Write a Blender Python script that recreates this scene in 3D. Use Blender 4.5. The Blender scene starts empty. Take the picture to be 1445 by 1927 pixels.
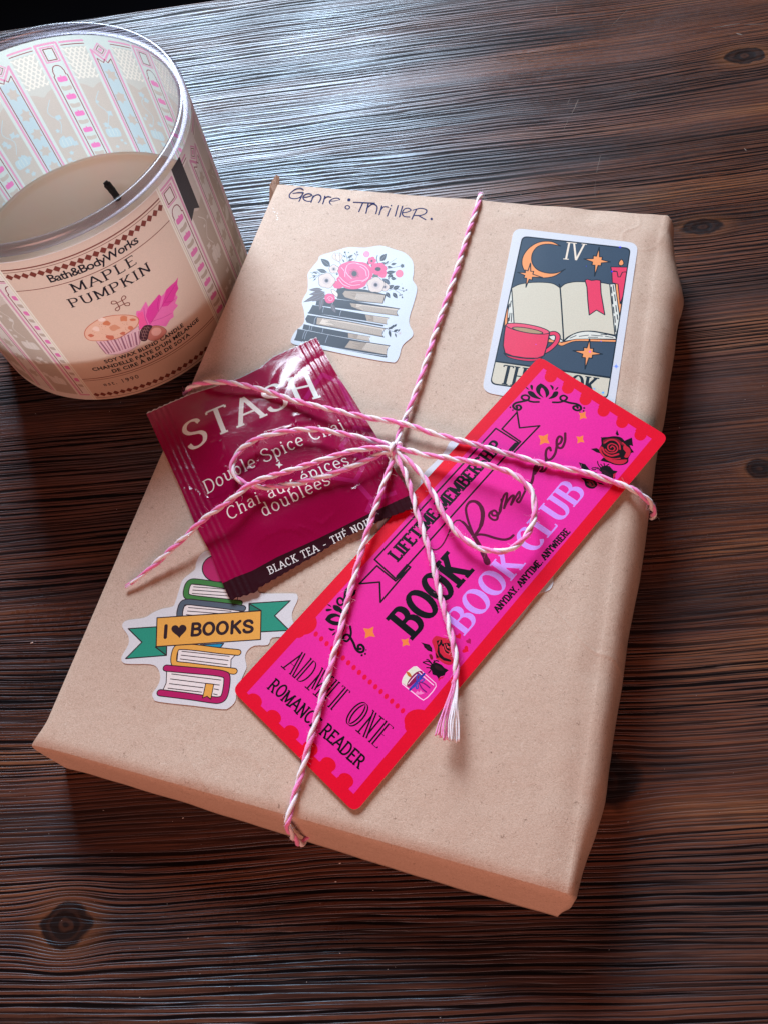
import bpy, math, random, time
import numpy as np
from mathutils import Vector, Matrix, noise
from mathutils.geometry import delaunay_2d_cdt

T0 = time.time()
random.seed(7)
PI = math.pi
R = math.radians
SC = bpy.context.scene
COL = SC.collection

# ------------------------------------------------------------------ camera
BOOK_Z = 26.0                       # thickness of the wrapped book, mm
CAM_H = BOOK_Z + 245.7              # camera height over the table, mm
PW, PH, PF = 1445.0, 1927.0, 1600.0
PITCH, ROLL = R(62.803), R(-15.039)
FW = Vector((0, math.cos(PITCH), -math.sin(PITCH)))
_ex, _ey = Vector((1, 0, 0)), Vector((0, math.sin(PITCH), math.cos(PITCH)))
_c, _s = math.cos(ROLL), math.sin(ROLL)
RX = _c * _ex + _s * _ey
RY = -_s * _ex + _c * _ey
cam_d = bpy.data.cameras.new('camera')
cam = bpy.data.objects.new('camera', cam_d)
COL.objects.link(cam)
m = Matrix((RX, RY, -FW)).transposed().to_4x4()
m.translation = Vector((0, 0, CAM_H / 1000))
cam.matrix_world = m
cam_d.sensor_fit = 'HORIZONTAL'
cam_d.sensor_width = 36
cam_d.lens = 36 * PF / PW
cam_d.clip_start = 0.01
cam_d.clip_end = 60
SC.camera = cam

# ------------------------------------------------------------------ world, lamps, exposure
w = bpy.data.worlds.new('World')
SC.world = w
w.use_nodes = True
bgn = w.node_tree.nodes['Background']
bgn.inputs['Color'].default_value = (0.62, 0.50, 0.46, 1)
bgn.inputs['Strength'].default_value = 0.07


def area(name, az, el, dist, sx, sy, power, col, target=(0.0, 0.2, 0.03)):
    """a rectangular lamp seen from the parcel at the given azimuth (from +y, clockwise) and elevation"""
    d = bpy.data.lights.new(name, 'AREA')
    d.shape = 'RECTANGLE'
    d.size, d.size_y = sx, sy
    d.energy = power
    d.color = col
    o = bpy.data.objects.new(name, d)
    COL.objects.link(o)
    a, e = R(az), R(el)
    v = Vector((math.sin(a) * math.cos(e), math.cos(a) * math.cos(e), math.sin(e)))
    o.location = Vector(target) + v * dist
    o.rotation_euler = (-v).to_track_quat('-Z', 'Y').to_euler()
    return o


area('window_light', -2, 34.5, 1.05, 0.45, 0.50, 28, (0.72, 0.87, 1.0))
area('room_light', 200, 32, 0.95, 0.6, 0.4, 6.3, (1.0, 0.48, 0.36), (0.0, 0.0, 0.0))

SC.view_settings.view_transform = 'Standard'
SC.view_settings.look = 'None'
SC.view_settings.exposure = 0
SC.view_settings.gamma = 1
SC.render.engine = 'CYCLES'
SC.cycles.max_bounces = 10
SC.cycles.transparent_max_bounces = 24


# ------------------------------------------------------------------ measuring helpers
def ray(x, y):
    return ((x - PW / 2) / PF) * RX - ((y - PH / 2) / PF) * RY + FW


def at(x, y, z=BOOK_Z):
    """where the line of sight through photo point (x, y) meets the level z (mm)"""
    d = ray(x, y)
    t = (z - CAM_H) / d.z
    return (d.x * t, d.y * t)


def tr(ox, oy, s, pts):
    """points measured on an enlarged crop (origin ox, oy; scale s) -> photo points"""
    return [(ox + a / s, oy + b / s) for a, b in pts]


# ------------------------------------------------------------------ scene-graph helpers
def tag(o, label=None, cat=None, group=None, kind=None):
    if label: o['label'] = label
    if cat: o['category'] = cat
    if group: o['group'] = group
    if kind: o['kind'] = kind
    return o


def empty(name, loc=(0, 0, 0)):
    o = bpy.data.objects.new(name, None)
    o.location = [c / 1000 for c in loc]
    o.empty_display_size = 0.01
    COL.objects.link(o)
    return o


def link(name, me, parent=None):
    o = bpy.data.objects.new(name, me)
    COL.objects.link(o)
    if parent:
        o.parent = parent
        o.matrix_parent_inverse = Matrix.Translation(-Vector(world_loc(parent)))
    return o


def world_loc(o):
    return Vector(o.location) if o.type == 'EMPTY' else Vector((0, 0, 0))


def mesh(name, verts, faces, mats, parent=None, mi=None, smooth=True, normals=None):
    """verts in mm, world coordinates"""
    me = bpy.data.meshes.new(name)
    me.from_pydata([(v[0] / 1000, v[1] / 1000, v[2] / 1000) for v in verts], [], faces)
    for mt in (mats if isinstance(mats, (list, tuple)) else [mats]):
        me.materials.append(mt)
    if mi is not None:
        me.polygons.foreach_set('material_index', mi)
    me.polygons.foreach_set('use_smooth', [smooth] * len(me.polygons))
    me.update()
    if normals is not None:
        me.normals_split_custom_set_from_vertices(normals)
    return link(name, me, parent)


# ------------------------------------------------------------------ materials
def lin(c):
    return tuple(((v / 255 + 0.055) / 1.055) ** 2.4 if v / 255 > 0.04045 else v / 255 / 12.92 for v in c)


class NT:
    def __init__(self, name):
        self.m = bpy.data.materials.new(name)
        self.m.use_nodes = True
        self.t = self.m.node_tree
        self.b = self.t.nodes['Principled BSDF']

    def n(self, typ, **kw):
        o = self.t.nodes.new('ShaderNode' + typ)
        for k, v in kw.items():
            if k.startswith('_'):
                o.inputs[k[1:].replace('_', ' ')].default_value = v
            else:
                setattr(o, k, v)
        return o

    def l(self, a, b):
        self.t.links.new(a, b)

    def math(self, op, a, b=None, c=None, clamp=False):
        o = self.t.nodes.new('ShaderNodeMath')
        o.operation = op
        o.use_clamp = clamp
        for i, v in enumerate((a, b, c)):
            if v is None: continue
            if hasattr(v, 'links') or hasattr(v, 'is_linked'):
                self.l(v, o.inputs[i])
            else:
                o.inputs[i].default_value = v
        return o.outputs[0]

    def mix(self, f, a, b, mode='MIX'):
        o = self.t.nodes.new('ShaderNodeMix')
        o.data_type = 'RGBA'
        o.blend_type = mode
        for s, v in ((o.inputs[0], f), (o.inputs[6], a), (o.inputs[7], b)):
            if hasattr(v, 'is_linked'):
                self.l(v, s)
            elif isinstance(v, (int, float)):
                s.default_value = v
            else:
                s.default_value = (*v, 1)[:4]
        return o.outputs[2]

    def ramp(self, f, stops):
        o = self.t.nodes.new('ShaderNodeValToRGB')
        e = o.color_ramp.elements
        while len(e) < len(stops): e.new(0.5)
        for i, (p, c) in enumerate(stops):
            e[i].position = p
            e[i].color = (*c, 1) if hasattr(c, '__len__') else (c, c, c, 1)
        self.l(f, o.inputs[0])
        return o.outputs[0]

    def noise(self, vec, scale, detail=3, rough=0.5, dist=0.0):
        o = self.n('TexNoise', _Scale=scale, _Detail=detail, _Roughness=rough, _Distortion=dist)
        self.l(vec, o.inputs['Vector'])
        return o.outputs[0]

    def obj(self, sx=1, sy=1, sz=1, rot=0):
        c = self.n('TexCoord')
        mp = self.n('Mapping')
        mp.inputs['Scale'].default_value = (sx, sy, sz)
        mp.inputs['Rotation'].default_value = (0, 0, rot)
        self.l(c.outputs['Object'], mp.inputs[0])
        return mp.outputs[0]

    def bump(self, h, strength=0.3, dist=0.001, prev=None):
        o = self.n('Bump', _Strength=strength, _Distance=dist)
        self.l(h, o.inputs['Height'])
        if prev is not None: self.l(prev, o.inputs['Normal'])
        return o.outputs[0]


_PC = {}


def ink(col, finish='card'):
    """printed colour on a paper, card, foil or label stock; faint print grain and the stock's own gloss"""
    k = (tuple(col), finish)
    if k in _PC: return _PC[k]
    t = NT('print_%s_%02x%02x%02x' % ((finish,) + tuple(int(v) for v in col)))
    c = lin(col)
    v = t.obj()
    g = t.noise(v, 2600, 3, .6)
    t.l(t.mix(t.ramp(g, [(.3, .0), (.75, 1.0)]), tuple(x * .90 for x in c), tuple(min(1, x * 1.06) for x in c)), t.b.inputs['Base Color'])
    if finish == 'foil':
        t.b.inputs['Roughness'].default_value = .24
        t.b.inputs['Specular IOR Level'].default_value = .36
        big = t.noise(v, 120, 4, .55, 1.2)
        fine = t.noise(v, 1500, 3, .6)
        b1 = t.bump(big, .06, .0015)
        t.l(t.bump(fine, .12, .0003, b1), t.b.inputs['Normal'])
        dots = t.ramp(t.noise(v, 3400, 2, .7), [(.70, 0), (.76, 1)])
        t.l(t.math('MULTIPLY_ADD', dots, -.06, .155), t.b.inputs['Roughness'])
    elif finish in ('label', 'film'):
        t.b.inputs['Roughness'].default_value = .5
        vv = t.obj(500, 500, 1500)
        t.l(t.bump(t.noise(vv, 1, 2, .5), .22, .0004), t.b.inputs['Normal'])
        # the sleeve is a thin film: daylight glows through it
        tl = t.n('BsdfTranslucent')
        tl.inputs[0].default_value = (*[min(1, x * 1.05 + .008) for x in c], 1)
        mx = t.n('MixShader')
        mx.inputs[0].default_value = .30 if finish == 'label' else .62
        out = [n for n in t.t.nodes if n.type == 'OUTPUT_MATERIAL'][0]
        t.l(t.b.outputs[0], mx.inputs[1]); t.l(tl.outputs[0], mx.inputs[2]); t.l(mx.outputs[0], out.inputs[0])
    elif finish == 'pen':
        t.b.inputs['Roughness'].default_value = .75
        t.b.inputs['Specular IOR Level'].default_value = .08
    else:
        t.b.inputs['Roughness'].default_value = .38
        t.b.inputs['Specular IOR Level'].default_value = .16
        b1 = t.bump(t.noise(v, 40, 2, .5), .05, .004)
        t.l(t.bump(g, .10, .0002, b1), t.b.inputs['Normal'])
    _PC[k] = t.m
    return t.m


# ------------------------------------------------------------------ flat-print engine
# shapes are painted one over the other on a surface, cut against each other (constrained Delaunay) and
# come out as one clean mesh per named part; no two faces overlap
def ccw(p):
    a = sum(p[i][0] * p[(i + 1) % len(p)][1] - p[(i + 1) % len(p)][0] * p[i][1] for i in range(len(p)))
    return p if a > 0 else p[::-1]


def smooth_line(pts, n=6, closed=False):
    P = [Vector(p) for p in pts]
    if len(P) < 3: return [tuple(p) for p in P]
    out = []
    N = len(P)
    for i in range(N if closed else N - 1):
        p0 = P[(i - 1) % N] if (closed or i > 0) else P[0] * 2 - P[1]
        p1, p2 = P[i], P[(i + 1) % N]
        p3 = P[(i + 2) % N] if (closed or i < N - 2) else P[-1] * 2 - P[-2]
        for k in range(n):
            t = k / n
            out.append(tuple(0.5 * ((2 * p1) + (p2 - p0) * t + (2 * p0 - 5 * p1 + 4 * p2 - p3) * t * t + (3 * p1 - p0 - 3 * p2 + p3) * t ** 3)))
    if not closed: out.append(tuple(P[-1]))
    return out


def disc(c, r, n=10, ry=None, rot=0):
    ry = ry or r
    cr, sr = math.cos(rot), math.sin(rot)
    out = []
    for k in range(n):
        a = 2 * PI * k / n
        x, y = r * math.cos(a), ry * math.sin(a)
        out.append((c[0] + x * cr - y * sr, c[1] + x * sr + y * cr))
    return out


def stroke(pts, wd, closed=False, cap=True, wfun=None):
    """a line of width wd as quads (no overlaps along smooth runs); wfun(dir) gives pen contrast"""
    P = []
    for p in pts:
        if not P or math.hypot(p[0] - P[-1][0], p[1] - P[-1][1]) > 1e-3: P.append(p)
    if closed and len(P) > 2 and math.hypot(P[0][0] - P[-1][0], P[0][1] - P[-1][1]) < 1e-3: P.pop()
    N = len(P)
    if N < 2: return []
    W = wd if hasattr(wd, '__len__') else None
    out = []
    segs = N if closed else N - 1
    dirs = []
    for i in range(segs):
        a, b = P[i], P[(i + 1) % N]
        L = math.hypot(b[0] - a[0], b[1] - a[1])
        dirs.append(((b[0] - a[0]) / L, (b[1] - a[1]) / L))

    def width(i, d):
        if wfun: return wfun(d) / 2
        if W: return W[min(len(W) - 1, int(round(i * (len(W) - 1) / max(1, N - 1))))] / 2
        return wd / 2
    left, right = [[None, None] for _ in range(segs)], [[None, None] for _ in range(segs)]
    for i in range(N):
        if not closed and i in (0, N - 1):
            k = 0 if i == 0 else segs - 1
            d = dirs[k]
            h = width(i, d)
            e = 0 if i == 0 else 1
            left[k][e] = (P[i][0] - d[1] * h, P[i][1] + d[0] * h)
            right[k][e] = (P[i][0] + d[1] * h, P[i][1] - d[0] * h)
            if cap: out.append(disc(P[i], h, 10))
            continue
        ka, kb = (i - 1) % segs, i % segs
        a, b = dirs[ka], dirs[kb]
        dot = a[0] * b[0] + a[1] * b[1]
        if dot > 0.75:
            mx, my = a[0] + b[0], a[1] + b[1]
            L = math.hypot(mx, my)
            mx, my = mx / L, my / L
            h = width(i, (mx, my)) / max(.5, (mx * a[0] + my * a[1]))
            l, r = (P[i][0] - my * h, P[i][1] + mx * h), (P[i][0] + my * h, P[i][1] - mx * h)
            left[ka][1] = l; right[ka][1] = r; left[kb][0] = l; right[kb][0] = r
        else:
            for k, e, d in ((ka, 1, a), (kb, 0, b)):
                h = width(i, d)
                left[k][e] = (P[i][0] - d[1] * h, P[i][1] + d[0] * h)
                right[k][e] = (P[i][0] + d[1] * h, P[i][1] - d[0] * h)
            out.append(disc(P[i], min(width(i, a), width(i, b)), 10))
    for k in range(segs):
        out.append([right[k][0], right[k][1], left[k][1], left[k][0]])
    return out


class Art:
    def __init__(self, f=None, finish='card'):
        self.items = []          # (tag, colour, polygon, clip index)
        self.f = f or (lambda x, y: (x, y))
        self.finish = finish
        self.clip = None
        self.extra = []

    def _add(self, tg, col, poly):
        if len(poly) < 3: return
        self.items.append((tg, tuple(col), poly, self.clip))

    def poly(self, tg, col, pts, smooth=0, outline=None, ow=0.3, mm=False):
        if smooth: pts = smooth_line(pts, smooth, True)
        q = pts if mm else [self.f(*p) for p in pts]
        self._add(tg, col, q)
        if outline:
            for s in stroke(q, ow, closed=True): self._add(tg, outline, s)
        return len(self.items) - 1

    def line(self, tg, col, pts, wd, smooth=0, closed=False, mm=False, cap=True):
        if smooth: pts = smooth_line(pts, smooth, closed)
        q = pts if mm else [self.f(*p) for p in pts]
        for s in stroke(q, wd, closed, cap): self._add(tg, col, s)

    def disc(self, tg, col, c, r, n=14, ry=None, rot=0, outline=None, ow=.2, mm=False):
        """r in photo pixels (or mm)"""
        pts = disc(c, r, n, ry, rot)
        self.poly(tg, col, pts, outline=outline, ow=ow, mm=mm)

    def build(self, parent, z=None, warp=None, grid=None, only_first_tag=False):
        """warp(x, y) -> (point mm, normal); z: flat level mm; grid: spacing of extra cuts, mm"""
        V, F, E = [], [], []
        for tg, col, poly, cl in self.items:
            p = ccw(poly)
            i0 = len(V)
            V += [Vector((a, b)) for a, b in p]
            F.append(list(range(i0, i0 + len(p))))
        if grid:
            xs = [v[0] for v in V]; ys = [v[1] for v in V]
            x0, x1, y0, y1 = min(xs) - 1, max(xs) + 1, min(ys) - 1, max(ys) + 1
            gx, gy = grid
            if gx:
                x = x0 + gx * .37
                while x < x1:
                    E.append((len(V), len(V) + 1)); V += [Vector((x, y0)), Vector((x, y1))]; x += gx
            if gy:
                y = y0 + gy * .41
                while y < y1:
                    E.append((len(V), len(V) + 1)); V += [Vector((x0, y)), Vector((x1, y))]; y += gy
        for p, q in self.extra:
            E.append((len(V), len(V) + 1)); V += [Vector(p), Vector(q)]
        ov, oe, of, iv, ie, if_ = delaunay_2d_cdt(V, E, F, 0, 1e-4, False)
        # which shape lies on top at each piece: winding number of every shape round the piece's centre
        OV = np.array([(v[0], v[1]) for v in ov])
        tri = []
        for fc in of:
            for k in range(1, len(fc) - 1): tri.append((fc[0], fc[k], fc[k + 1]))
        TR = np.array(tri)
        A_, B_, C_ = OV[TR[:, 0]], OV[TR[:, 1]], OV[TR[:, 2]]
        ar = np.abs((B_[:, 0] - A_[:, 0]) * (C_[:, 1] - A_[:, 1]) - (B_[:, 1] - A_[:, 1]) * (C_[:, 0] - A_[:, 0]))
        keep = ar > 1e-7
        TR = TR[keep]
        CE = (A_[keep] + B_[keep] + C_[keep]) / 3
        order = np.argsort(CE[:, 0], kind='stable')
        CX, CY = CE[order, 0], CE[order, 1]
        best = np.full(len(TR), -1)
        masks = {}
        need = {it[3] for it in self.items}
        for k, (tg, col, poly, cl) in enumerate(self.items):
            P = np.array(poly, float)
            i0, i1 = np.searchsorted(CX, P[:, 0].min()), np.searchsorted(CX, P[:, 0].max())
            ys = CY[i0:i1]
            sel = i0 + np.nonzero((ys >= P[:, 1].min()) & (ys <= P[:, 1].max()))[0]
            if not len(sel) and k not in need: continue
            x, y = CX[sel], CY[sel]
            wn = np.zeros(len(sel), int)
            for i in range(len(P)):
                ax, ay = P[i]
                bx, by = P[(i + 1) % len(P)]
                side = (bx - ax) * (y - ay) - (x - ax) * (by - ay)
                wn += ((ay <= y) & (by > y) & (side > 0)).astype(int) - ((ay > y) & (by <= y) & (side < 0)).astype(int)
            ins = sel[wn != 0]
            if cl is not None: ins = ins[masks[cl][ins]]
            if k > 0: ins = ins[best[ins] >= 0]
            if k in need:
                mk = np.zeros(len(TR), bool)
                mk[ins] = True
                masks[k] = mk
            best[ins] = k
        groups = {}
        for q in range(len(TR)):
            k = best[q]
            if k < 0: continue
            groups.setdefault(self.items[k][0], []).append((TR[order[q]].tolist(), self.items[k][1]))
        res = {}
        if warp:
            PTS, NRM = warp(OV[:, 0], OV[:, 1])
            PTS, NRM = PTS.tolist(), NRM.tolist()
        for tg, lst in groups.items():
            idx, vs, fs, mi, mats, nr = {}, [], [], [], [], []
            for fc, col in lst:
                f2 = []
                for v in fc:
                    if v not in idx:
                        idx[v] = len(vs)
                        if warp:
                            vs.append(PTS[v])
                            nr.append(NRM[v])
                        else:
                            vs.append((ov[v][0], ov[v][1], z))
                    f2.append(idx[v])
                fs.append(f2)
                mt = ink(col, self.finish)
                if mt not in mats: mats.append(mt)
                mi.append(mats.index(mt))
            res[tg] = mesh(tg.split('#')[0], vs, fs, mats, parent, mi, smooth=bool(warp), normals=nr or None)
        return res


def vnoise(x, y, seed=0):
    """smooth value noise on arrays, -1..1"""
    x = np.asarray(x, float); y = np.asarray(y, float)
    xi, yi = np.floor(x), np.floor(y)
    fx, fy = x - xi, y - yi
    fx, fy = fx * fx * fx * (fx * (fx * 6 - 15) + 10), fy * fy * fy * (fy * (fy * 6 - 15) + 10)

    def h(a, b):
        v = np.sin(a * 127.1 + b * 311.7 + seed * 74.7) * 43758.5453
        return (v - np.floor(v)) * 2 - 1
    return (h(xi, yi) * (1 - fx) + h(xi + 1, yi) * fx) * (1 - fy) + (h(xi, yi + 1) * (1 - fx) + h(xi + 1, yi + 1) * fx) * fy


def vstep(x, a, b):
    t = np.clip((x - a) / (b - a), 0, 1)
    return t * t * (3 - 2 * t)


# ------------------------------------------------------------------ lettering: pen strokes with optional slab serifs
def _arc(cx, cy, rx, ry, a0, a1, n=10):
    return [(cx + rx * math.cos(R(a0 + (a1 - a0) * k / n)), cy + ry * math.sin(R(a0 + (a1 - a0) * k / n))) for k in range(n + 1)]


def _sm(*p): return smooth_line(list(p), 5)


_S = _sm((.58, .80), (.50, .94), (.33, 1.0), (.15, .93), (.08, .76), (.17, .60), (.34, .51), (.52, .42), (.61, .26), (.54, .07), (.34, 0), (.14, .06), (.06, .21))
_s_low = _sm((.40, .53), (.34, .63), (.23, .66), (.11, .61), (.08, .50), (.16, .38), (.28, .32), (.39, .25), (.41, .14), (.33, .03), (.21, 0), (.09, .04), (.05, .13))
# glyph: advance, strokes, serifs (x, y, kind) kinds: c both, l left, r right, u/d upright tick up/down
GL = {
    'A': (.78, [[(.02, 0), (.38, 1)], [(.38, 1), (.76, 0)], [(.14, .34), (.63, .34)]], [(.02, 0, 'c'), (.76, 0, 'c')]),
    'B': (.70, [[(.12, 0), (.12, 1)], [(.12, 1), (.36, 1)] + _arc(.38, .77, .21, .23, 90, -90) + [(.12, .54)], [(.12, .54), (.38, .54)] + _arc(.40, .27, .25, .27, 90, -90) + [(.12, 0)]], [(.12, 0, 'l'), (.12, 1, 'l')]),
    'C': (.74, [_arc(.40, .5, .34, .5, 48, 312, 18)], [(.63, .87, 'd'), ]),
    'D': (.76, [[(.12, 0), (.12, 1)], [(.12, 1), (.30, 1)] + _arc(.33, .5, .36, .5, 90, -90, 14) + [(.12, 0)]], [(.12, 0, 'l'), (.12, 1, 'l')]),
    'E': (.64, [[(.12, 0), (.12, 1)], [(.12, 1), (.58, 1)], [(.12, .53), (.48, .53)], [(.12, 0), (.60, 0)]], [(.12, 0, 'l'), (.12, 1, 'l'), (.58, 1, 'd'), (.60, 0, 'u')]),
    'F': (.60, [[(.12, 0), (.12, 1)], [(.12, 1), (.56, 1)], [(.12, .53), (.46, .53)]], [(.12, 0, 'c'), (.12, 1, 'l'), (.56, 1, 'd')]),
    'H': (.80, [[(.14, 0), (.14, 1)], [(.66, 0), (.66, 1)], [(.14, .52), (.66, .52)]], [(.14, 0, 'c'), (.14, 1, 'c'), (.66, 0, 'c'), (.66, 1, 'c')]),
    'I': (.32, [[(.16, 0), (.16, 1)]], [(.16, 0, 'c'), (.16, 1, 'c')]),
    'K': (.76, [[(.14, 0), (.14, 1)], [(.64, 1), (.16, .46)], [(.30, .60), (.68, 0)]], [(.14, 0, 'c'), (.14, 1, 'c'), (.64, 1, 'c'), (.68, 0, 'c')]),
    'L': (.60, [[(.12, 0), (.12, 1)], [(.12, 0), (.56, 0)]], [(.12, 0, 'l'), (.12, 1, 'c'), (.56, 0, 'u')]),
    'M': (.94, [[(.12, 0), (.12, 1)], [(.12, 1), (.47, .12)], [(.47, .12), (.82, 1)], [(.82, 1), (.82, 0)]], [(.12, 0, 'c'), (.12, 1, 'l'), (.82, 0, 'c'), (.82, 1, 'r')]),
    'N': (.80, [[(.13, 0), (.13, 1)], [(.13, 1), (.67, 0)], [(.67, 0), (.67, 1)]], [(.13, 0, 'c'), (.13, 1, 'l'), (.67, 1, 'c')]),
    'O': (.80, [_arc(.40, .5, .33, .5, 0, 360, 24)], []),
    'P': (.66, [[(.12, 0), (.12, 1)], [(.12, 1), (.36, 1)] + _arc(.37, .74, .23, .26, 90, -90) + [(.12, .48)]], [(.12, 0, 'c'), (.12, 1, 'l')]),
    'R': (.74, [[(.12, 0), (.12, 1)], [(.12, 1), (.36, 1)] + _arc(.37, .75, .22, .25, 90, -90) + [(.12, .50)], [(.36, .50), (.66, 0)]], [(.12, 0, 'c'), (.12, 1, 'l'), (.66, 0, 'c')]),
    'S': (.68, [_S], [(.58, .80, 'u'), (.06, .21, 'd')]),
    'T': (.68, [[(.34, 0), (.34, 1)], [(.04, 1), (.64, 1)]], [(.34, 0, 'c'), (.04, 1, 'd'), (.64, 1, 'd')]),
    'U': (.78, [[(.13, 1), (.13, .34)] + _arc(.39, .32, .26, .32, 180, 360, 12) + [(.65, 1)]], [(.13, 1, 'c'), (.65, 1, 'c')]),
    'V': (.76, [[(.04, 1), (.38, 0)], [(.38, 0), (.72, 1)]], [(.04, 1, 'c'), (.72, 1, 'c')]),
    'W': (1.04, [[(.04, 1), (.28, 0)], [(.28, 0), (.52, .9)], [(.52, .9), (.76, 0)], [(.76, 0), (1.0, 1)]], [(.04, 1, 'c'), (1.0, 1, 'c')]),
    'Y': (.74, [[(.04, 1), (.37, .46)], [(.70, 1), (.37, .46)], [(.37, .46), (.37, 0)]], [(.04, 1, 'c'), (.70, 1, 'c'), (.37, 0, 'c')]),
    'a': (.56, [_sm((.10, .54), (.18, .63), (.30, .66), (.41, .58), (.42, .46)) + [(.42, .12), (.46, .02), (.54, .01)], _sm((.42, .38), (.26, .38), (.12, .32), (.07, .18), (.13, .04), (.24, 0), (.36, .05), (.42, .15))], []),
    'b': (.60, [[(.12, 0), (.12, 1)], _arc(.32, .33, .20, .33, 0, 360, 18)], [(.12, 1, 'l')]),
    'c': (.54, [_arc(.30, .33, .22, .33, 45, 315, 14)], [(.45, .58, 'd')]),
    'd': (.62, [[(.47, 0), (.47, 1)], _arc(.28, .33, .20, .33, 0, 360, 18)], [(.47, 1, 'l'), (.47, 0, 'r')]),
    'e': (.56, [[(.08, .34), (.49, .34)] + _arc(.29, .33, .21, .33, 0, 310, 16)], []),
    'h': (.64, [[(.13, 0), (.13, 1)], [(.13, .48)] + _arc(.32, .46, .18, .20, 160, 0, 8) + [(.50, 0)]], [(.13, 0, 'c'), (.13, 1, 'l'), (.50, 0, 'c')]),
    'i': (.32, [[(.16, 0), (.16, .66)], [(.16, .83), (.16, .97)]], [(.16, 0, 'c'), (.16, .66, 'l')]),
    'l': (.32, [[(.16, 0), (.16, 1)]], [(.16, 0, 'c'), (.16, 1, 'l')]),
    'o': (.60, [_arc(.30, .33, .22, .33, 0, 360, 20)], []),
    'p': (.62, [[(.13, -.30), (.13, .66)], _arc(.33, .33, .20, .33, 0, 360, 18)], [(.13, .66, 'l'), (.13, -.30, 'c')]),
    's': (.46, [_s_low], []),
    'u': (.64, [[(.13, .66), (.13, .20)] + _arc(.30, .20, .17, .20, 180, 340, 8) + [(.48, .22)], [(.48, .66), (.48, 0)]], [(.13, .66, 'l'), (.48, .66, 'l'), (.48, 0, 'r')]),
    'x': (.58, [[(.08, .66), (.50, 0)], [(.50, .66), (.08, 0)]], [(.08, .66, 'c'), (.50, 0, 'c'), (.50, .66, 'c'), (.08, 0, 'c')]),
    '-': (.60, [[(.10, .40), (.50, .40)]], []),
    '.': (.28, [[(.14, -.04), (.14, .13)]], []),
    ' ': (.36, [], []),
}
GL['\u00e9'] = (GL['e'][0], GL['e'][1] + [[(.26, .78), (.38, .95)]], [])
GL['\u00c9'] = (GL['E'][0], GL['E'][1] + [[(.30, 1.14), (.46, 1.32)]], GL['E'][2])
GL['\u2013'] = GL['-']


def frame(a, s, e, t):
    """baseline start, end, and a point at cap height over the start, all on the surface"""
    s, e, t = Vector(a.f(*s)), Vector(a.f(*e)), Vector(a.f(*t))
    d = (e - s)
    L = d.length
    d = d / L
    u = Vector((-d.y, d.x))
    h = (t - s).dot(u)
    if h < 0: u, h = -u, -h
    return s, d, u, L, h


def letters(a, tg, col, text, s, e, t, thick=.12, thin=.12, serif=.12, sth=None, space=.06, cap=False, jitter=0, inline=None, fr=None):
    tg = '%s#%d' % (tg, len(a.items))
    s, d, u, L, h = fr or frame(a, s, e, t)
    W = sum(GL[c][0] + space for c in text) - space
    kx = L / W
    mean = (thick + thin) / 2
    sth = sth or thin
    rnd = random.Random(len(text))

    def pt(p):
        q = s + d * (p[0] * kx) + u * (p[1] * h)
        return (q.x, q.y)

    main = {'A': (1,), 'D': (0,), 'M': (1,), 'I': (0,), 'T': (0,), 'O': (0,), 'N': (1,), 'E': (0,)}

    def wf(dr, k=1.0):
        up = abs(dr[0] * u.x + dr[1] * u.y)
        return h * k * (thin + (thick - thin) * up ** 1.3)
    passes = [(1.0, col)] if not inline else [(1.0, col), (inline[0], inline[1])]
    for k, cl in passes:
        x = 0
        rnd.seed(len(text))
        for ch in text:
            adv, strokes, serifs = GL[ch]
            dy = (rnd.random() - .5) * jitter
            sc = 1 + (rnd.random() - .5) * jitter
            for si, st in enumerate(strokes):
                lead = not inline or si in main.get(ch, (0,))
                if inline and k != 1.0 and not lead: continue
                kk = k if lead else .34
                if ch == 'O' or ch == 'o':
                    q = [pt((x + p[0], p[1] * sc + dy)) for p in st[:-1]]
                    for g in stroke(q, 0, True, wfun=lambda dr: wf(dr, kk)): a._add(tg, cl, g)
                    continue
                q = [pt((x + p[0], p[1] * sc + dy)) for p in st]
                for g in stroke(q, 0, False, cap=cap or (k != 1.0), wfun=lambda dr: wf(dr, kk)): a._add(tg, cl, g)
            if serif and k == 1.0:
                for sx, sy, kd in serifs:
                    sy = sy * sc + dy
                    hw = (serif + (thick if kd in 'clr' else thin) / 2) / kx * h
                    off = 0
                    if kd in 'clr':
                        x0, x1 = (sx - (hw if kd in 'cl' else 0)), (sx + (hw if kd in 'cr' else 0))
                        q = [pt((x + x0, sy)), pt((x + x1, sy))]
                    else:
                        dyy = (serif * 1.1 + thin / 2) * (1 if kd == 'u' else -1)
                        q = [pt((x + sx, sy)), pt((x + sx, sy + dyy))]
                    for g in stroke(q, h * sth, cap=cap): a._add(tg, cl, g)
            x += adv + space
    return


def type_text(a, tg, col, text, s, e, t, bold=0.0, spacing=1.0, fr=None, caph=.73):
    """sans-serif lettering from Blender's built-in typeface"""
    tg = '%s#%d' % (tg, len(a.items))
    s, d, u, L, h = fr or frame(a, s, e, t)
    cu = bpy.data.curves.new('t', 'FONT')
    cu.body = text
    cu.offset = bold
    cu.resolution_u = 3
    cu.space_character = spacing
    ob = bpy.data.objects.new('t', cu)
    COL.objects.link(ob)
    bpy.context.view_layer.update()
    me = ob.to_mesh()
    vs = [(v.co.x, v.co.y) for v in me.vertices]
    x0, x1 = min(v[0] for v in vs), max(v[0] for v in vs)
    kx, ky = L / (x1 - x0), h / caph
    q = [s + d * ((v[0] - x0) * kx) + u * (v[1] * ky) for v in vs]
    for p in me.polygons:
        a._add(tg, col, [tuple(q[i]) for i in p.vertices])
    ob.to_mesh_clear()
    bpy.data.objects.remove(ob)
    bpy.data.curves.remove(cu)


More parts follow.
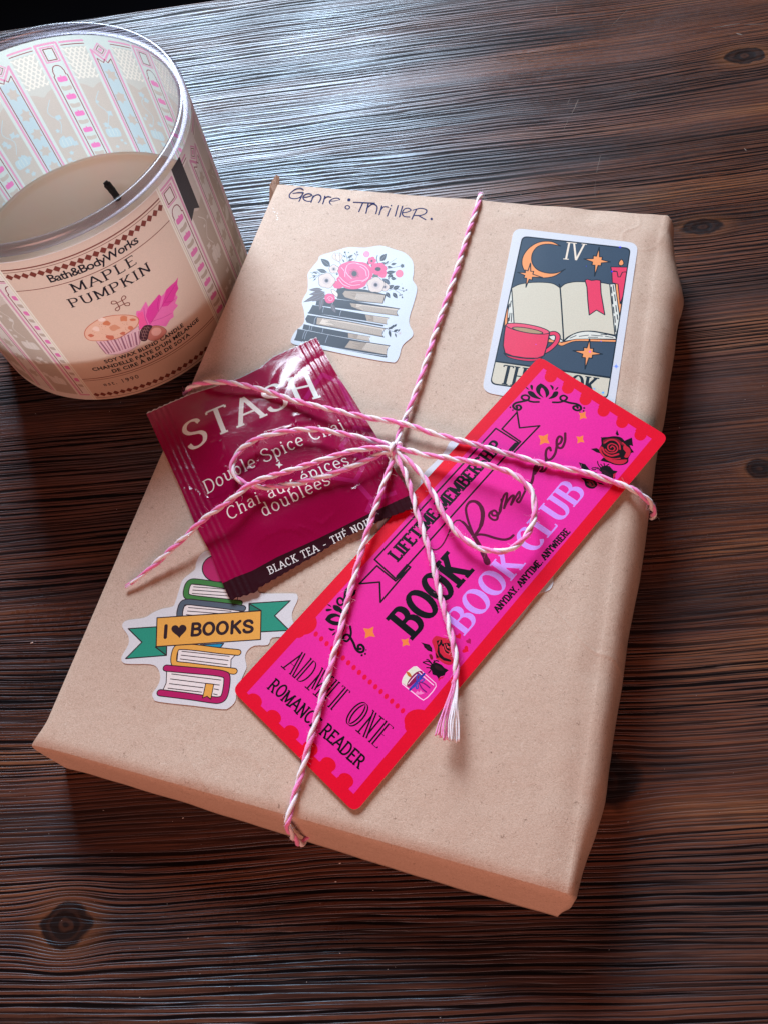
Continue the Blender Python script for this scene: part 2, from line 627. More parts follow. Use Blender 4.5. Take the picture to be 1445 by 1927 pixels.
# ================================================================== SETTING: dark floor far below, brushed dark wood table
def floor_material():
    t = NT('dark_floor')
    g = t.noise(t.obj(), 6, 4, .6)
    t.l(t.mix(g, (.002, .0025, .006), (.006, .007, .014)), t.b.inputs['Base Color'])
    t.b.inputs['Roughness'].default_value = .8
    t.b.inputs['Specular IOR Level'].default_value = .2
    return t.m


fl = mesh('floor', [(-6000, -6000, -745), (6000, -6000, -745), (6000, 6000, -745), (-6000, 6000, -745)], [(0, 1, 2, 3)], floor_material(), smooth=False)
tag(fl, kind='structure')

# table frame: far edge measured on the photo; the grain runs along it
E0, E1 = Vector(at(159, 32, 0)), Vector(at(382, 0, 0))
TD = (E1 - E0).normalized()                 # along the grain, to the right
TN = Vector((-TD.y, TD.x))                  # away from the viewer
TANG = math.atan2(TD.y, TD.x)
KNOTS = [((1402, 104), 7, 4.2, 1.0), ((1322, 426), 6.5, 3.4, .8), ((1432, 882), 4.5, 3.2, .6), ((1150, 1468), 7, 7, .4), ((124, 1742), 6, 5, 1.0)]


def wood_material():
    t = NT('brushed_walnut')
    tc = t.n('TexCoord')
    sep = t.n('SeparateXYZ')
    t.l(tc.outputs['Object'], sep.inputs[0])
    X, Y = sep.outputs[0], sep.outputs[1]
    # the grain flows round each knot
    dark = None
    halo = None
    ringf = None
    Yw = Y
    for (px, py), rx, ry, amt in KNOTS:
        k = Vector(at(px, py, 0)) - E0
        kx, ky = k.dot(TD) / 1000, k.dot(TN) / 1000
        dx = t.math('SUBTRACT', X, kx)
        dy = t.math('SUBTRACT', Y, ky)
        ex = t.math('DIVIDE', dx, rx * 1.8 / 1000)
        ey = t.math('DIVIDE', dy, ry * 1.7 / 1000)
        d2 = t.math('ADD', t.math('MULTIPLY', ex, ex), t.math('MULTIPLY', ey, ey))
        g = t.math('EXPONENT', t.math('MULTIPLY', d2, -1.0))
        Yw = t.math('SUBTRACT', Yw, t.math('MULTIPLY', t.math('MULTIPLY', g, dy), .7 * amt))
        fx = t.math('DIVIDE', dx, rx / 1000)
        fy = t.math('DIVIDE', dy, ry / 1000)
        f2 = t.math('SQRT', t.math('ADD', t.math('MULTIPLY', fx, fx), t.math('MULTIPLY', fy, fy)))
        wob = t.math('MULTIPLY_ADD', t.noise(tc.outputs['Object'], 150, 2, .5), .9, -.45)
        f2 = t.math('ADD', f2, wob)
        kn = t.math('SUBTRACT', 1.0, t.math('SUBTRACT', f2, .35), clamp=True)
        kn = t.math('MULTIPLY', kn, amt)
        hl = t.math('MULTIPLY', g, amt)
        dark = kn if dark is None else t.math('MAXIMUM', dark, kn)
        halo = hl if halo is None else t.math('MAXIMUM', halo, hl)
        rr = t.math('MULTIPLY', t.math('SINE', t.math('MULTIPLY', f2, 9.0)), kn)
        ringf = rr if ringf is None else t.math('ADD', ringf, rr)
    wav = t.n('TexNoise', _Scale=5.0, _Detail=2.0, _Roughness=.5)
    t.l(tc.outputs['Object'], wav.inputs['Vector'])
    Yw = t.math('ADD', Yw, t.math('MULTIPLY_ADD', wav.outputs[0], .010, -.005))
    wav2 = t.n('TexNoise', _Scale=34.0, _Detail=1.5, _Roughness=.5)
    t.l(tc.outputs['Object'], wav2.inputs['Vector'])
    Yw = t.math('ADD', Yw, t.math('MULTIPLY_ADD', wav2.outputs[0], .0008, -.0004))

    def grain(sx, sy, detail=3, rough=.55, dist=0.0, off=0.0):
        c = t.n('CombineXYZ')
        t.l(t.math('MULTIPLY', X, sx), c.inputs[0])
        t.l(t.math('MULTIPLY_ADD', Yw, sy, off), c.inputs[1])
        return t.noise(c.outputs[0], 1.0, detail, rough, dist)
    g2 = grain(30, 1300, 3, .6, 0, 7)            # fibres
    g3 = grain(3, 42, 3, .55, 0, 3)              # broad bands of tone
    g4 = grain(90, 3200, 2, .6, 0, 5)
    band = t.ramp(grain(2.5, 26, 2, .5, 0, 11), [(.36, .25), (.50, 1.0)])        # smoother and coarser bands

    def rings(spacing, drift, off, lo, hi, jag, gx, gy):
        """growth-ring grooves: evenly crowded lines whose spacing drifts, with ragged fibrous lips"""
        ph = t.math('ADD', t.math('MULTIPLY', Yw, 2 * PI / spacing), t.math('MULTIPLY', grain(2.2, 34, 2, .5, 0, off), drift))
        ph = t.math('ADD', ph, t.math('MULTIPLY', grain(11, 260, 2, .55, 0, off + 3), 4.5))
        sn = t.math('SINE', ph)
        sn = t.math('ADD', sn, t.math('MULTIPLY_ADD', grain(42, 900, 2, .6, 0, off + 5), jag, -jag * .5))
        m = t.ramp(t.math('MULTIPLY_ADD', sn, .5, .5), [(lo, 0.0), (hi, 1.0)])
        return t.math('MULTIPLY', m, t.ramp(grain(gx, gy, 2, .5, 0, off + 9), [(.31, .0), (.47, 1.0)]))
    c1 = rings(.00215, 50, 21, .62, .82, 1.7, 11, 230)
    c2 = t.math('MULTIPLY', rings(.00118, 60, 55, .66, .90, 1.4, 10, 420), .85)
    gr = t.math('MULTIPLY', t.math('MAXIMUM', c1, c2), band)
    flatk = t.math('SUBTRACT', 1.0, t.math('MULTIPLY', halo, .8))
    h = t.math('ADD', t.math('MULTIPLY', g2, .22), t.math('MULTIPLY', g4, .12))
    h = t.math('ADD', h, t.math('MULTIPLY', grain(8, 200, 2, .5, 0, 63), .45))
    h = t.math('SUBTRACT', h, t.math('MULTIPLY', gr, .75))
    h = t.math('MULTIPLY', h, flatk)
    h = t.math('ADD', h, t.math('MULTIPLY', ringf, .10))
    h = t.math('SUBTRACT', h, t.math('MULTIPLY', dark, .7))
    tone = t.ramp(g3, [(.32, (.013, .0045, .004)), (.44, (.050, .0165, .0105)), (.55, (.130, .039, .019)), (.68, (.255, .094, .038))])
    c = t.mix(t.ramp(g2, [(.3, .0), (.7, .6)]), tone, (.165, .062, .032))
    c = t.mix(t.ramp(g4, [(.35, .45), (.6, .0)]), c, (.014, .006, .005))
    c = t.mix(t.math('MULTIPLY', gr, .97), c, (.0028, .0018, .002))
    c = t.mix(t.math('MULTIPLY', t.ramp(halo, [(.12, 0), (.7, 1)]), .45), c, (.20, .070, .024))
    edge_ring = t.ramp(t.math('MULTIPLY_ADD', ringf, .5, .5), [(.5, 0), (.95, 1)])
    c = t.mix(t.ramp(dark, [(.0, 0), (.16, .92), (.5, .96)]), c, (.008, .0035, .003))
    c = t.mix(t.math('MULTIPLY', edge_ring, .45), c, (.075, .026, .014))
    t.l(c, t.b.inputs['Base Color'])
    rg = t.math('MULTIPLY_ADD', t.noise(tc.outputs['Object'], 420, 3, .6), .22, .15)
    patch0 = t.ramp(t.noise(tc.outputs['Object'], 14, 4, .6), [(.35, 0.0), (.65, .16)])
    t.l(t.math('ADD', t.math('ADD', rg, patch0), t.math('MULTIPLY', gr, .2)), t.b.inputs['Roughness'])
    t.l(t.math('MULTIPLY_ADD', gr, -.46, .52), t.b.inputs['Specular IOR Level'])
    t.b.inputs['Specular Tint'].default_value = (.58, .80, 1, 1)
    spk = t.noise(tc.outputs['Object'], 2200, 2, .6)
    b0 = t.bump(spk, .10, .0002)
    t.l(t.bump(h, .5, .00050, b0), t.b.inputs['Normal'])
    return t.m


def tabletop_mesh(parent):
    """one slab, far edge eased; built in its own frame so the grain follows the board"""
    L0, L1, D, TH, r = -520, 900, 760, 32, 2.2
    prof = [(-D, 0)] + [(-D + 1, 0)] + [(-r + r * math.sin(a), -r + r * math.cos(a)) for a in [k * PI / 16 for k in range(9)]] + [(0, -TH), (-D, -TH)]
    n = len(prof)
    vs = [(L0, y, z) for y, z in prof] + [(L1, y, z) for y, z in prof]
    fs = [(i, i + n, (i + 1) % n + n, (i + 1) % n) for i in range(n)] + [tuple(range(n)), tuple(range(2 * n - 1, n - 1, -1))]
    me = bpy.data.meshes.new('tabletop')
    me.from_pydata([tuple(c / 1000 for c in v) for v in vs], [], fs)
    me.materials.append(wood_material())
    me.polygons.foreach_set('use_smooth', [False] * len(me.polygons))
    me.update()
    o = bpy.data.objects.new('tabletop', me)
    COL.objects.link(o)
    o.parent = parent
    return o


table = empty('table', (E0.x, E0.y, 0))
table.rotation_euler = (0, 0, TANG)
tag(table, 'dark brown rustic wooden table with brushed grain and knots under everything', 'table')
bpy.context.view_layer.update()
top_o = tabletop_mesh(table)
leg_m = NT('table_leg_wood')
leg_m.b.inputs['Base Color'].default_value = (.04, .018, .011, 1)
leg_m.b.inputs['Roughness'].default_value = .5
me = bpy.data.meshes.new('leg')
hw0, hw1 = .034, .026
vv = [(sx * h, sy * h, z) for z, h in ((-.0325, hw0), (-.2, hw0), (-.742, hw1)) for sx, sy in ((-1, -1), (1, -1), (1, 1), (-1, 1))]
ff = [(3, 2, 1, 0), (8, 9, 10, 11)] + [(k * 4 + i, k * 4 + (i + 1) % 4, k * 4 + 4 + (i + 1) % 4, k * 4 + 4 + i) for k in range(2) for i in range(4)]
me.from_pydata(vv, [], ff)
me.materials.append(leg_m.m)
for lx, ly in ((-.46, -.06), (.84, -.06), (-.46, -.70), (.84, -.70)):
    o = bpy.data.objects.new('leg', me)
    COL.objects.link(o)
    o.parent = table
    o.location = (lx, ly, 0)


# ================================================================== THE WRAPPED BOOK
def kraft_material():
    t = NT('kraft_paper')
    v = t.obj()
    fib = t.noise(v, 1000, 4, .65, 2.2)
    fib2 = t.noise(v, 2600, 3, .7, 1.0)
    big = t.noise(v, 28, 3, .5)
    c = t.mix(t.ramp(fib, [(.30, 0), (.70, 1)]), (.40, .262, .19), (.63, .45, .345))
    c = t.mix(t.math('MULTIPLY', t.ramp(fib2, [(.40, 0), (.60, 1)]), .5), c, (.70, .51, .41))
    c = t.mix(t.math('MULTIPLY', t.ramp(big, [(.35, 0), (.65, 1)]), .22), c, (.50, .30, .22))
    # thin dark and pale fibres lying every way: narrow level sets of warped noise
    for sc, col, lo, amt in ((300, (.15, .075, .045), .004, .6), (410, (.82, .70, .60), .004, .35)):
        n1 = t.noise(v, sc, 1, .5, 1.5)
        d = t.math('ABSOLUTE', t.math('SUBTRACT', n1, .5))
        ln = t.ramp(d, [(lo, 1), (lo * 2.2, 0)])
        gate = t.ramp(t.noise(v, sc * 1.3, 1, .5), [(.56, 0), (.62, 1)])
        c = t.mix(t.math('MULTIPLY', t.math('MULTIPLY', ln, gate), amt), c, col)
    t.l(c, t.b.inputs['Base Color'])
    t.b.inputs['Roughness'].default_value = .62
    t.b.inputs['Specular IOR Level'].default_value = .35
    n3 = t.noise(v, 16, 2, .5, .6)
    crease = t.ramp(t.math('ABSOLUTE', t.math('SUBTRACT', n3, .5)), [(0, 1), (.012, 0)])
    cg = t.ramp(t.noise(v, 11, 1, .5), [(.52, 0), (.60, 1)])
    b0 = t.bump(t.math('MULTIPLY', crease, cg), .13, .0008)
    b1 = t.bump(big, .32, .004, b0)
    b2 = t.bump(fib, .28, .0004, b1)
    t.l(t.bump(fib2, .2, .0003, b2), t.b.inputs['Normal'])
    return t.m


KRAFT = kraft_material()
cTL, cTR, cBR, cBL = (Vector(at(*p)) for p in ((522, 345), (1248, 403), (1068, 1682), (68, 1402)))
parcel = empty('wrapped_book', tuple((cTL + cTR + cBR + cBL) / 4) + (0,))
tag(parcel, 'flat book wrapped in brown kraft paper with handwritten genre and stickers', 'wrapped book')


def lerp(a, b, t): return a + (b - a) * t


def sstep(x, a, b):
    t = min(1, max(0, (x - a) / (b - a)))
    return t * t * (3 - 2 * t)


def nz(x, y, s, seed=0.0):
    return noise.noise(Vector((x * s, y * s, seed)))


def build_wrap():
    NU, NV = 64, 96
    W_, H_ = 156.0, 236.0
    V, F = [], []

    def P(u, v):
        a = cBL.lerp(cBR, u)
        b = cTL.lerp(cTR, u)
        return a.lerp(b, v)
    idx = {}
    # even-ish grid with rows packed close to the edges
    def knots(n, pk):
        return [0.5 - 0.5 * math.copysign(abs(math.cos(PI * k / n)) ** pk, math.cos(PI * k / n)) for k in range(n + 1)]
    us, vs = knots(NU, .8), knots(NV, .8)
    for j, v in enumerate(vs):
        for i, u in enumerate(us):
            p = P(u, v)
            eL, eR, eF, eB = u * W_, (1 - u) * W_, v * H_, (1 - v) * H_
            z = BOOK_Z
            # paper sits tight on the cover; it dips and puckers only near the edges
            e = min(eL, eF, eB)
            z -= .10 * (1 - sstep(e, 0, 5)) if e < 5 else 0
            z -= .9 * (1 - sstep(eR, 0, 9)) ** 1.6
            z -= (.75 + .25 * nz(p.x, p.y, .06, 6)) * max(0, 1 - eF / 3.2) ** 2
            z -= .35 * max(0, 1 - eL / 2.2) ** 2
            z -= .5 * (1 - sstep(eB, 0, 9)) * (.4 + .6 * sstep(u, .55, .9))
            amp = .32 * (1 - sstep(min(eR, eB), 1, 13)) * sstep(min(eL, eF) , 0, 10)
            z += amp * nz(p.x, p.y, .11, 3.1) * 1.3
            idx[i, j] = len(V)
            V.append([p.x, p.y, z])
    for j in range(NV):
        for i in range(NU):
            F.append((idx[i, j], idx[i + 1, j], idx[i + 1, j + 1], idx[i, j + 1]))
    # outward directions of the four sides
    dF = (cBR - cBL).normalized(); nF = Vector((dF.y, -dF.x))
    dR = (cTR - cBR).normalized(); nR = Vector((dR.y, -dR.x))
    dB = (cTL - cTR).normalized(); nB = Vector((dB.y, -dB.x))
    dL = (cBL - cTL).normalized(); nL = Vector((dL.y, -dL.x))
    per = [(i, 0) for i in range(NU)] + [(NU, j) for j in range(NV)] + [(i, NV) for i in range(NU, 0, -1)] + [(0, j) for j in range(NV, 0, -1)]
    # profiles: (offset, drop) from the crease downwards, as fractions
    NR = 13
    prev = [idx[p] for p in per]
    for k in range(1, NR + 1):
        s = k / NR
        cur = []
        for (i, j) in per:
            u, v = us[i], vs[j]
            p = P(u, v)
            z0 = V[idx[i, j]][2]
            zt = lerp(z0, 0.05, s ** 1.15)
            off = Vector((0, 0))
            if i == 0:      # spine side: crisp fold, straight down
                o = 1.3 * math.sin(min(1, s * 5) * PI / 2) - .5 * s
                off += nL * o
            if i == NU:     # fore-edge side: the paper is blown out round a soft roll
                full = 6.6 + 6.6 * v
                full *= (.45 + .55 * sstep((1 - v) * H_, 2, 34)) * (.55 + .45 * sstep(v * H_, 0, 26))
                ph = s * 2.9
                o = full * math.sin(ph) ** .9
                zt = lerp(.05, z0, .5 + .5 * math.cos(ph * PI / 2.9))
                o += (.9 * nz(p.x, p.y, .035, 9) + .3 * nz(p.x, p.y + 40 * s, .12, 5)) * math.sin(ph)
                # little tent of paper near the far corner
                o += 1.1 * math.exp(-(((1 - v) * H_ - 30) / 6) ** 2) * math.exp(-((s - .45) / .2) ** 2)
                off += nR * o
            if j == 0:      # near end: the folded flap leans outwards
                full = lerp(2.3, 4.9, sstep(u, 0, .9)) + .35 * nz(p.x, 0, .09, 1)
                o = .5 * math.sin(min(1, s * 6) * PI / 2) + full * s ** .9
                off += nF * o
            if j == NV:
                o = .9 * math.sin(min(1, s * 5) * PI / 2) + 1.0 * s + .5 * nz(p.x, 0, .08, 4) * s
                off += nB * o
            if (i in (0, NU)) and (j in (0, NV)):
                off *= .72
            cur.append(len(V))
            V.append([p.x + off.x, p.y + off.y, zt])
        n = len(per)
        for q in range(n):
            F.append((prev[q], cur[q], cur[(q + 1) % n], prev[(q + 1) % n]))
        prev = cur
    # corner at the lower left is pinched out into a small ear
    for q in V:
        d = math.hypot(q[0] - cBL.x, q[1] - cBL.y)
        if d < 8:
            f = (1 - d / 8) ** 1.5
            q[0] += -2.6 * f; q[1] += 1.0 * f
            if q[2] > 5: q[2] += -1.2 * f
        d = math.hypot(q[0] - cTR.x, q[1] - cTR.y)
        if d < 7 and q[2] > 14:
            f = (1 - d / 7)
            q[0] += 1.2 * f; q[1] += .4 * f; q[2] += .5 * f
    F.append(tuple(reversed(prev)))
    o = mesh('paper_wrap', V, F, KRAFT, parcel)
    # crisp fold lines along spine, near and far edges
    me = o.data
    ed = {}
    for e in me.edges:
        ed[tuple(sorted(e.vertices))] = e.index
    sharp = []
    for i in range(NU):
        sharp += [(idx[i, NV], idx[i + 1, NV])]
    at_ = me.attributes.new('sharp_edge', 'BOOLEAN', 'EDGE')
    for s_ in sharp:
        k = ed.get(tuple(sorted(s_)))
        if k is not None: at_.data[k].value = True
    return o


wrap = build_wrap()

# loose tip of the folded end showing past the far left corner
fx = [at(*p, 12) for p in ((527, 352), (513, 364), (507, 380), (516, 392), (522, 380))]
vz = [19, 17, 12, 9, 14]
V = [(x, y, z) for (x, y), z in zip(fx, vz)] + [(x + 1.2, y - .6, z - .8) for (x, y), z in zip(fx, vz)]
F = [(0, 1, 2, 3, 4), (9, 8, 7, 6, 5)] + [(i, 5 + i, 5 + (i + 1) % 5, (i + 1) % 5) for i in range(5)]
mesh('paper_flap', V, F, KRAFT, parcel, smooth=False)

PZ = BOOK_Z


# ---- handwriting
def handwriting():
    a = Art(lambda x, y: at(x, y, PZ), 'pen')
    navy = (38, 48, 92)
    s1 = lambda pts: tr(460, 310, 7.225, pts)
    s2 = lambda pts: tr(500, 320, 3.44, pts)
    L = []
    L += [s1([(800, 330), (760, 312), (700, 325), (640, 370), (613, 410), (625, 445), (680, 458), (745, 445), (782, 415)]),
          s1([(665, 385), (735, 374), (802, 372)]), s1([(800, 374), (775, 430), (745, 495)])]
    L += [s1([(800, 440), (870, 430), (918, 408), (880, 388), (830, 400), (798, 440), (825, 480), (870, 494), (905, 490)])]
    L += [s1([(938, 418), (922, 465), (908, 508)]), s1([(922, 455), (960, 415), (1010, 402), (1042, 430), (1030, 480), (1010, 512)])]
    L += [s1([(1096, 422), (1084, 475), (1068, 527)]), s1([(1084, 460), (1130, 428), (1176, 436)])]
    L += [s1([(1168, 492), (1250, 486), (1298, 470), (1268, 450), (1215, 455), (1165, 485), (1165, 520), (1205, 545), (1260, 552), (1302, 545)])]
    L += [s2([(570, 206), (620, 208), (705, 212)]), s2([(628, 212), (616, 240), (604, 268)])]
    L += [s2([(665, 212), (658, 245), (650, 278)]), s2([(656, 245), (690, 218), (718, 228), (722, 250), (714, 280)])]
    L += [s2([(752, 230), (744, 258), (735, 288)]), s2([(744, 258), (765, 236), (792, 238)])]
    L += [s2([(806, 246), (796, 270), (786, 296)]), s2([(812, 226), (811, 229)])]
    L += [s2([(855, 228), (846, 262), (837, 296)]), s2([(884, 232), (874, 266), (864, 302)])]
    L += [s2([(882, 275), (915, 270), (938, 258), (920, 245), (895, 252), (882, 278), (895, 298), (930, 302)])]
    L += [s2([(975, 252), (960, 282), (944, 316)]), s2([(952, 258), (1000, 246), (1038, 256), (1034, 278), (1000, 292), (962, 292)]), s2([(985, 292), (1010, 306), (1034, 320)])]
    ov = [v for st in L for v in st]
    for st in L:
        q = [a.f(*p) for p in smooth_line(st, 5)]
        for g in stroke(q, .52): a._add('handwriting', navy, g)
    for c, r in (((656.5, 375.5), 1.1),):
        pass
    for c in ((656.8, 376.2), (657.2, 374.6)):
        a.disc('handwriting', navy, c, 3.0, 12, 2.0)
    a.line('handwriting', navy, disc((654.2, 389.6), 4.2, 14, 3.4), .5, closed=True)
    a.disc('handwriting', navy, (811.5, 411.5), 2.4, 10)
    # a sheet under everything gives the cutting its base; it is not drawn
    x0, y0, x1, y1 = 540, 340, 830, 430
    base = [a.f(x0, y0), a.f(x1, y0), a.f(x1, y1), a.f(x0, y1)]
    a.items.insert(0, ('blank', (1, 1, 1), base, None))
    r = a.build(parcel, z=PZ + .03)
    bpy.data.objects.remove(r['blank'])


handwriting()
tag(bpy.data.objects['handwriting'], 'handwritten words in dark blue pen')
# scuffed white flecks left of the writing
V, F = [], []
for (x, y), r in zip(tr(460, 310, 7.225, [(393, 592), (415, 640), (452, 655), (440, 690), (455, 715), (450, 742), (395, 632)]), (1.0, 1.2, .9, 1.1, 1.2, 1.5, .7)):
    i0 = len(V)
    for k in range(7):
        a = k * 2 * PI / 7
        rr = r * (.7 + .5 * random.random()) * (1.4 if k % 3 == 0 else 1)
        V.append(at(x + rr * math.cos(a), y + rr * .8 * math.sin(a)) + (PZ + .03,))
    F.append(tuple(range(i0, i0 + 7))[::-1])
mesh('scuff_mark', V, F, ink((235, 232, 228)), parcel, smooth=False)


def slab(name, outline, z0, z1, mat, parent):
    """a card or sticker body: outline in mm, real thickness"""
    p = ccw(outline)
    n = len(p)
    V = [(x, y, z1) for x, y in p] + [(x, y, z0) for x, y in p]
    F = [tuple(range(n)), tuple(range(2 * n - 1, n - 1, -1))] + [(i, i + n, (i + 1) % n + n, (i + 1) % n) for i in range(n)]
    return mesh(name, V, F, mat, parent, smooth=False)


def rrect(c, r, n=6):
    """quad with rounded corners, corners and radius in mm"""
    out = []
    c = [Vector(p) for p in c]
    for i in range(4):
        a, b, d = c[i - 1], c[i], c[(i + 1) % 4]
        p0 = b + (a - b).normalized() * r
        p1 = b + (d - b).normalized() * r
        for k in range(n + 1):
            t = k / n
            q = p0 * (1 - t) ** 2 + b * 2 * t * (1 - t) + p1 * t * t
            q = q.lerp(p0.lerp(p1, t), -.08)
            out.append(tuple(q))
    return out


PAPER_EDGE = ink((222, 222, 224))

# pale scratches and specks of lint on the table top
def table_marks():
    m = NT('pale_scratch')
    m.b.inputs['Base Color'].default_value = (.17, .12, .10, 1)
    m.b.inputs['Roughness'].default_value = .8
    rnd = random.Random(21)
    for (x0, y0, x1, y1, w_) in ((1088, 186, 1075, 215, .28), (1069, 222, 1060, 245, .16), (1130, 292, 1121, 326, .22), (1072, 184, 1066, 198, .14), (1338, 52, 1392, 43, .3), (1400, 45, 1440, 44, .24), (1385, 62, 1397, 65, .6), (1180, 18, 1150, 48, .14), (1048, 8, 1046, 24, .14), (1160, 180, 1210, 170, .14), (1120, 338, 1119, 372, .12), (1400, 278, 1404, 283, .4)):
        V, F = [], []
        p, q = Vector(at(x0, y0, 0)), Vector(at(x1, y1, 0))
        d = (q - p); nn = Vector((-d.y, d.x)).normalized()
        n = 7
        for k in range(n):
            t = k / (n - 1)
            b = p.lerp(q, t) + nn * rnd.uniform(-.15, .15)
            ww = w_ * (.25 + .75 * math.sin(PI * (t * .9 + .05))) * rnd.uniform(.6, 1.1)
            V += [tuple(b + nn * ww / 2) + (.05,), tuple(b - nn * ww / 2) + (.05,)]
        for k in range(n - 1): F.append((2 * k, 2 * k + 1, 2 * k + 3, 2 * k + 2))
        link_m = mesh('scratch', V, F, m.m, None, smooth=False)
        link_m.parent = table
        link_m.matrix_parent_inverse = table.matrix_world.inverted()
    m2 = NT('lint_speck')
    m2.b.inputs['Base Color'].default_value = (.72, .66, .64, 1)
    m2.b.inputs['Roughness'].default_value = .9
    V, F = [], []
    pts = [(640, 1795, .2), (640, 1625, .3), (632, 1660, .35), (345, 1540, .3), (60, 1210, .5)]
    for k in range(150):
        x, y = rnd.uniform(0, 1445), rnd.uniform(0, 1927)
        pts.append((x, y, rnd.choice((.08, .10, .12, .14))))
    for x, y, r in pts:
        c = at(x, y, 0)
        i0 = len(V)
        a0 = rnd.uniform(0, 6)
        for k in range(5):
            a = a0 + k * 2 * PI / 5
            V.append((c[0] + r * 1.5 * math.cos(a) * rnd.uniform(.6, 1), c[1] + r * .7 * math.sin(a) * rnd.uniform(.6, 1), .06))
        V.append((c[0], c[1], .06 + r * .8))
        for k in range(5): F.append((i0 + k, i0 + (k + 1) % 5, i0 + 5))
    o = mesh('lint', V, F, m2.m, None, smooth=False)
    o.parent = table
    o.matrix_parent_inverse = table.matrix_world.inverted()
    tag(o, kind='stuff')


table_marks()


# ================================================================== STICKERS ON THE PARCEL
def star(a, tg, col, c, up, dn, lf, rt, dg, outline=None, ow=.3):
    """eight-pointed star; arm tips as photo points, dg: diagonal reach (0..1)"""
    tips = [up, rt, dn, lf]
    P = []
    for k in range(4):
        t0, t1 = tips[k], tips[(k + 1) % 4]
        v0 = (t0[0] - c[0], t0[1] - c[1]); v1 = (t1[0] - c[0], t1[1] - c[1])
        m = min(math.hypot(*v0), math.hypot(*v1))
        u0 = [q / math.hypot(*v0) for q in v0]; u1 = [q / math.hypot(*v1) for q in v1]
        ins = m * .22
        P += [t0, (c[0] + (u0[0] * 1.5 + u1[0] * .55) * ins, c[1] + (u0[1] * 1.5 + u1[1] * .55) * ins),
              (c[0] + (u0[0] + u1[0]) * m * dg, c[1] + (u0[1] + u1[1]) * m * dg),
              (c[0] + (u1[0] * 1.5 + u0[0] * .55) * ins, c[1] + (u1[1] * 1.5 + u0[1] * .55) * ins)]
    a.poly(tg, col, P, outline=outline, ow=ow)


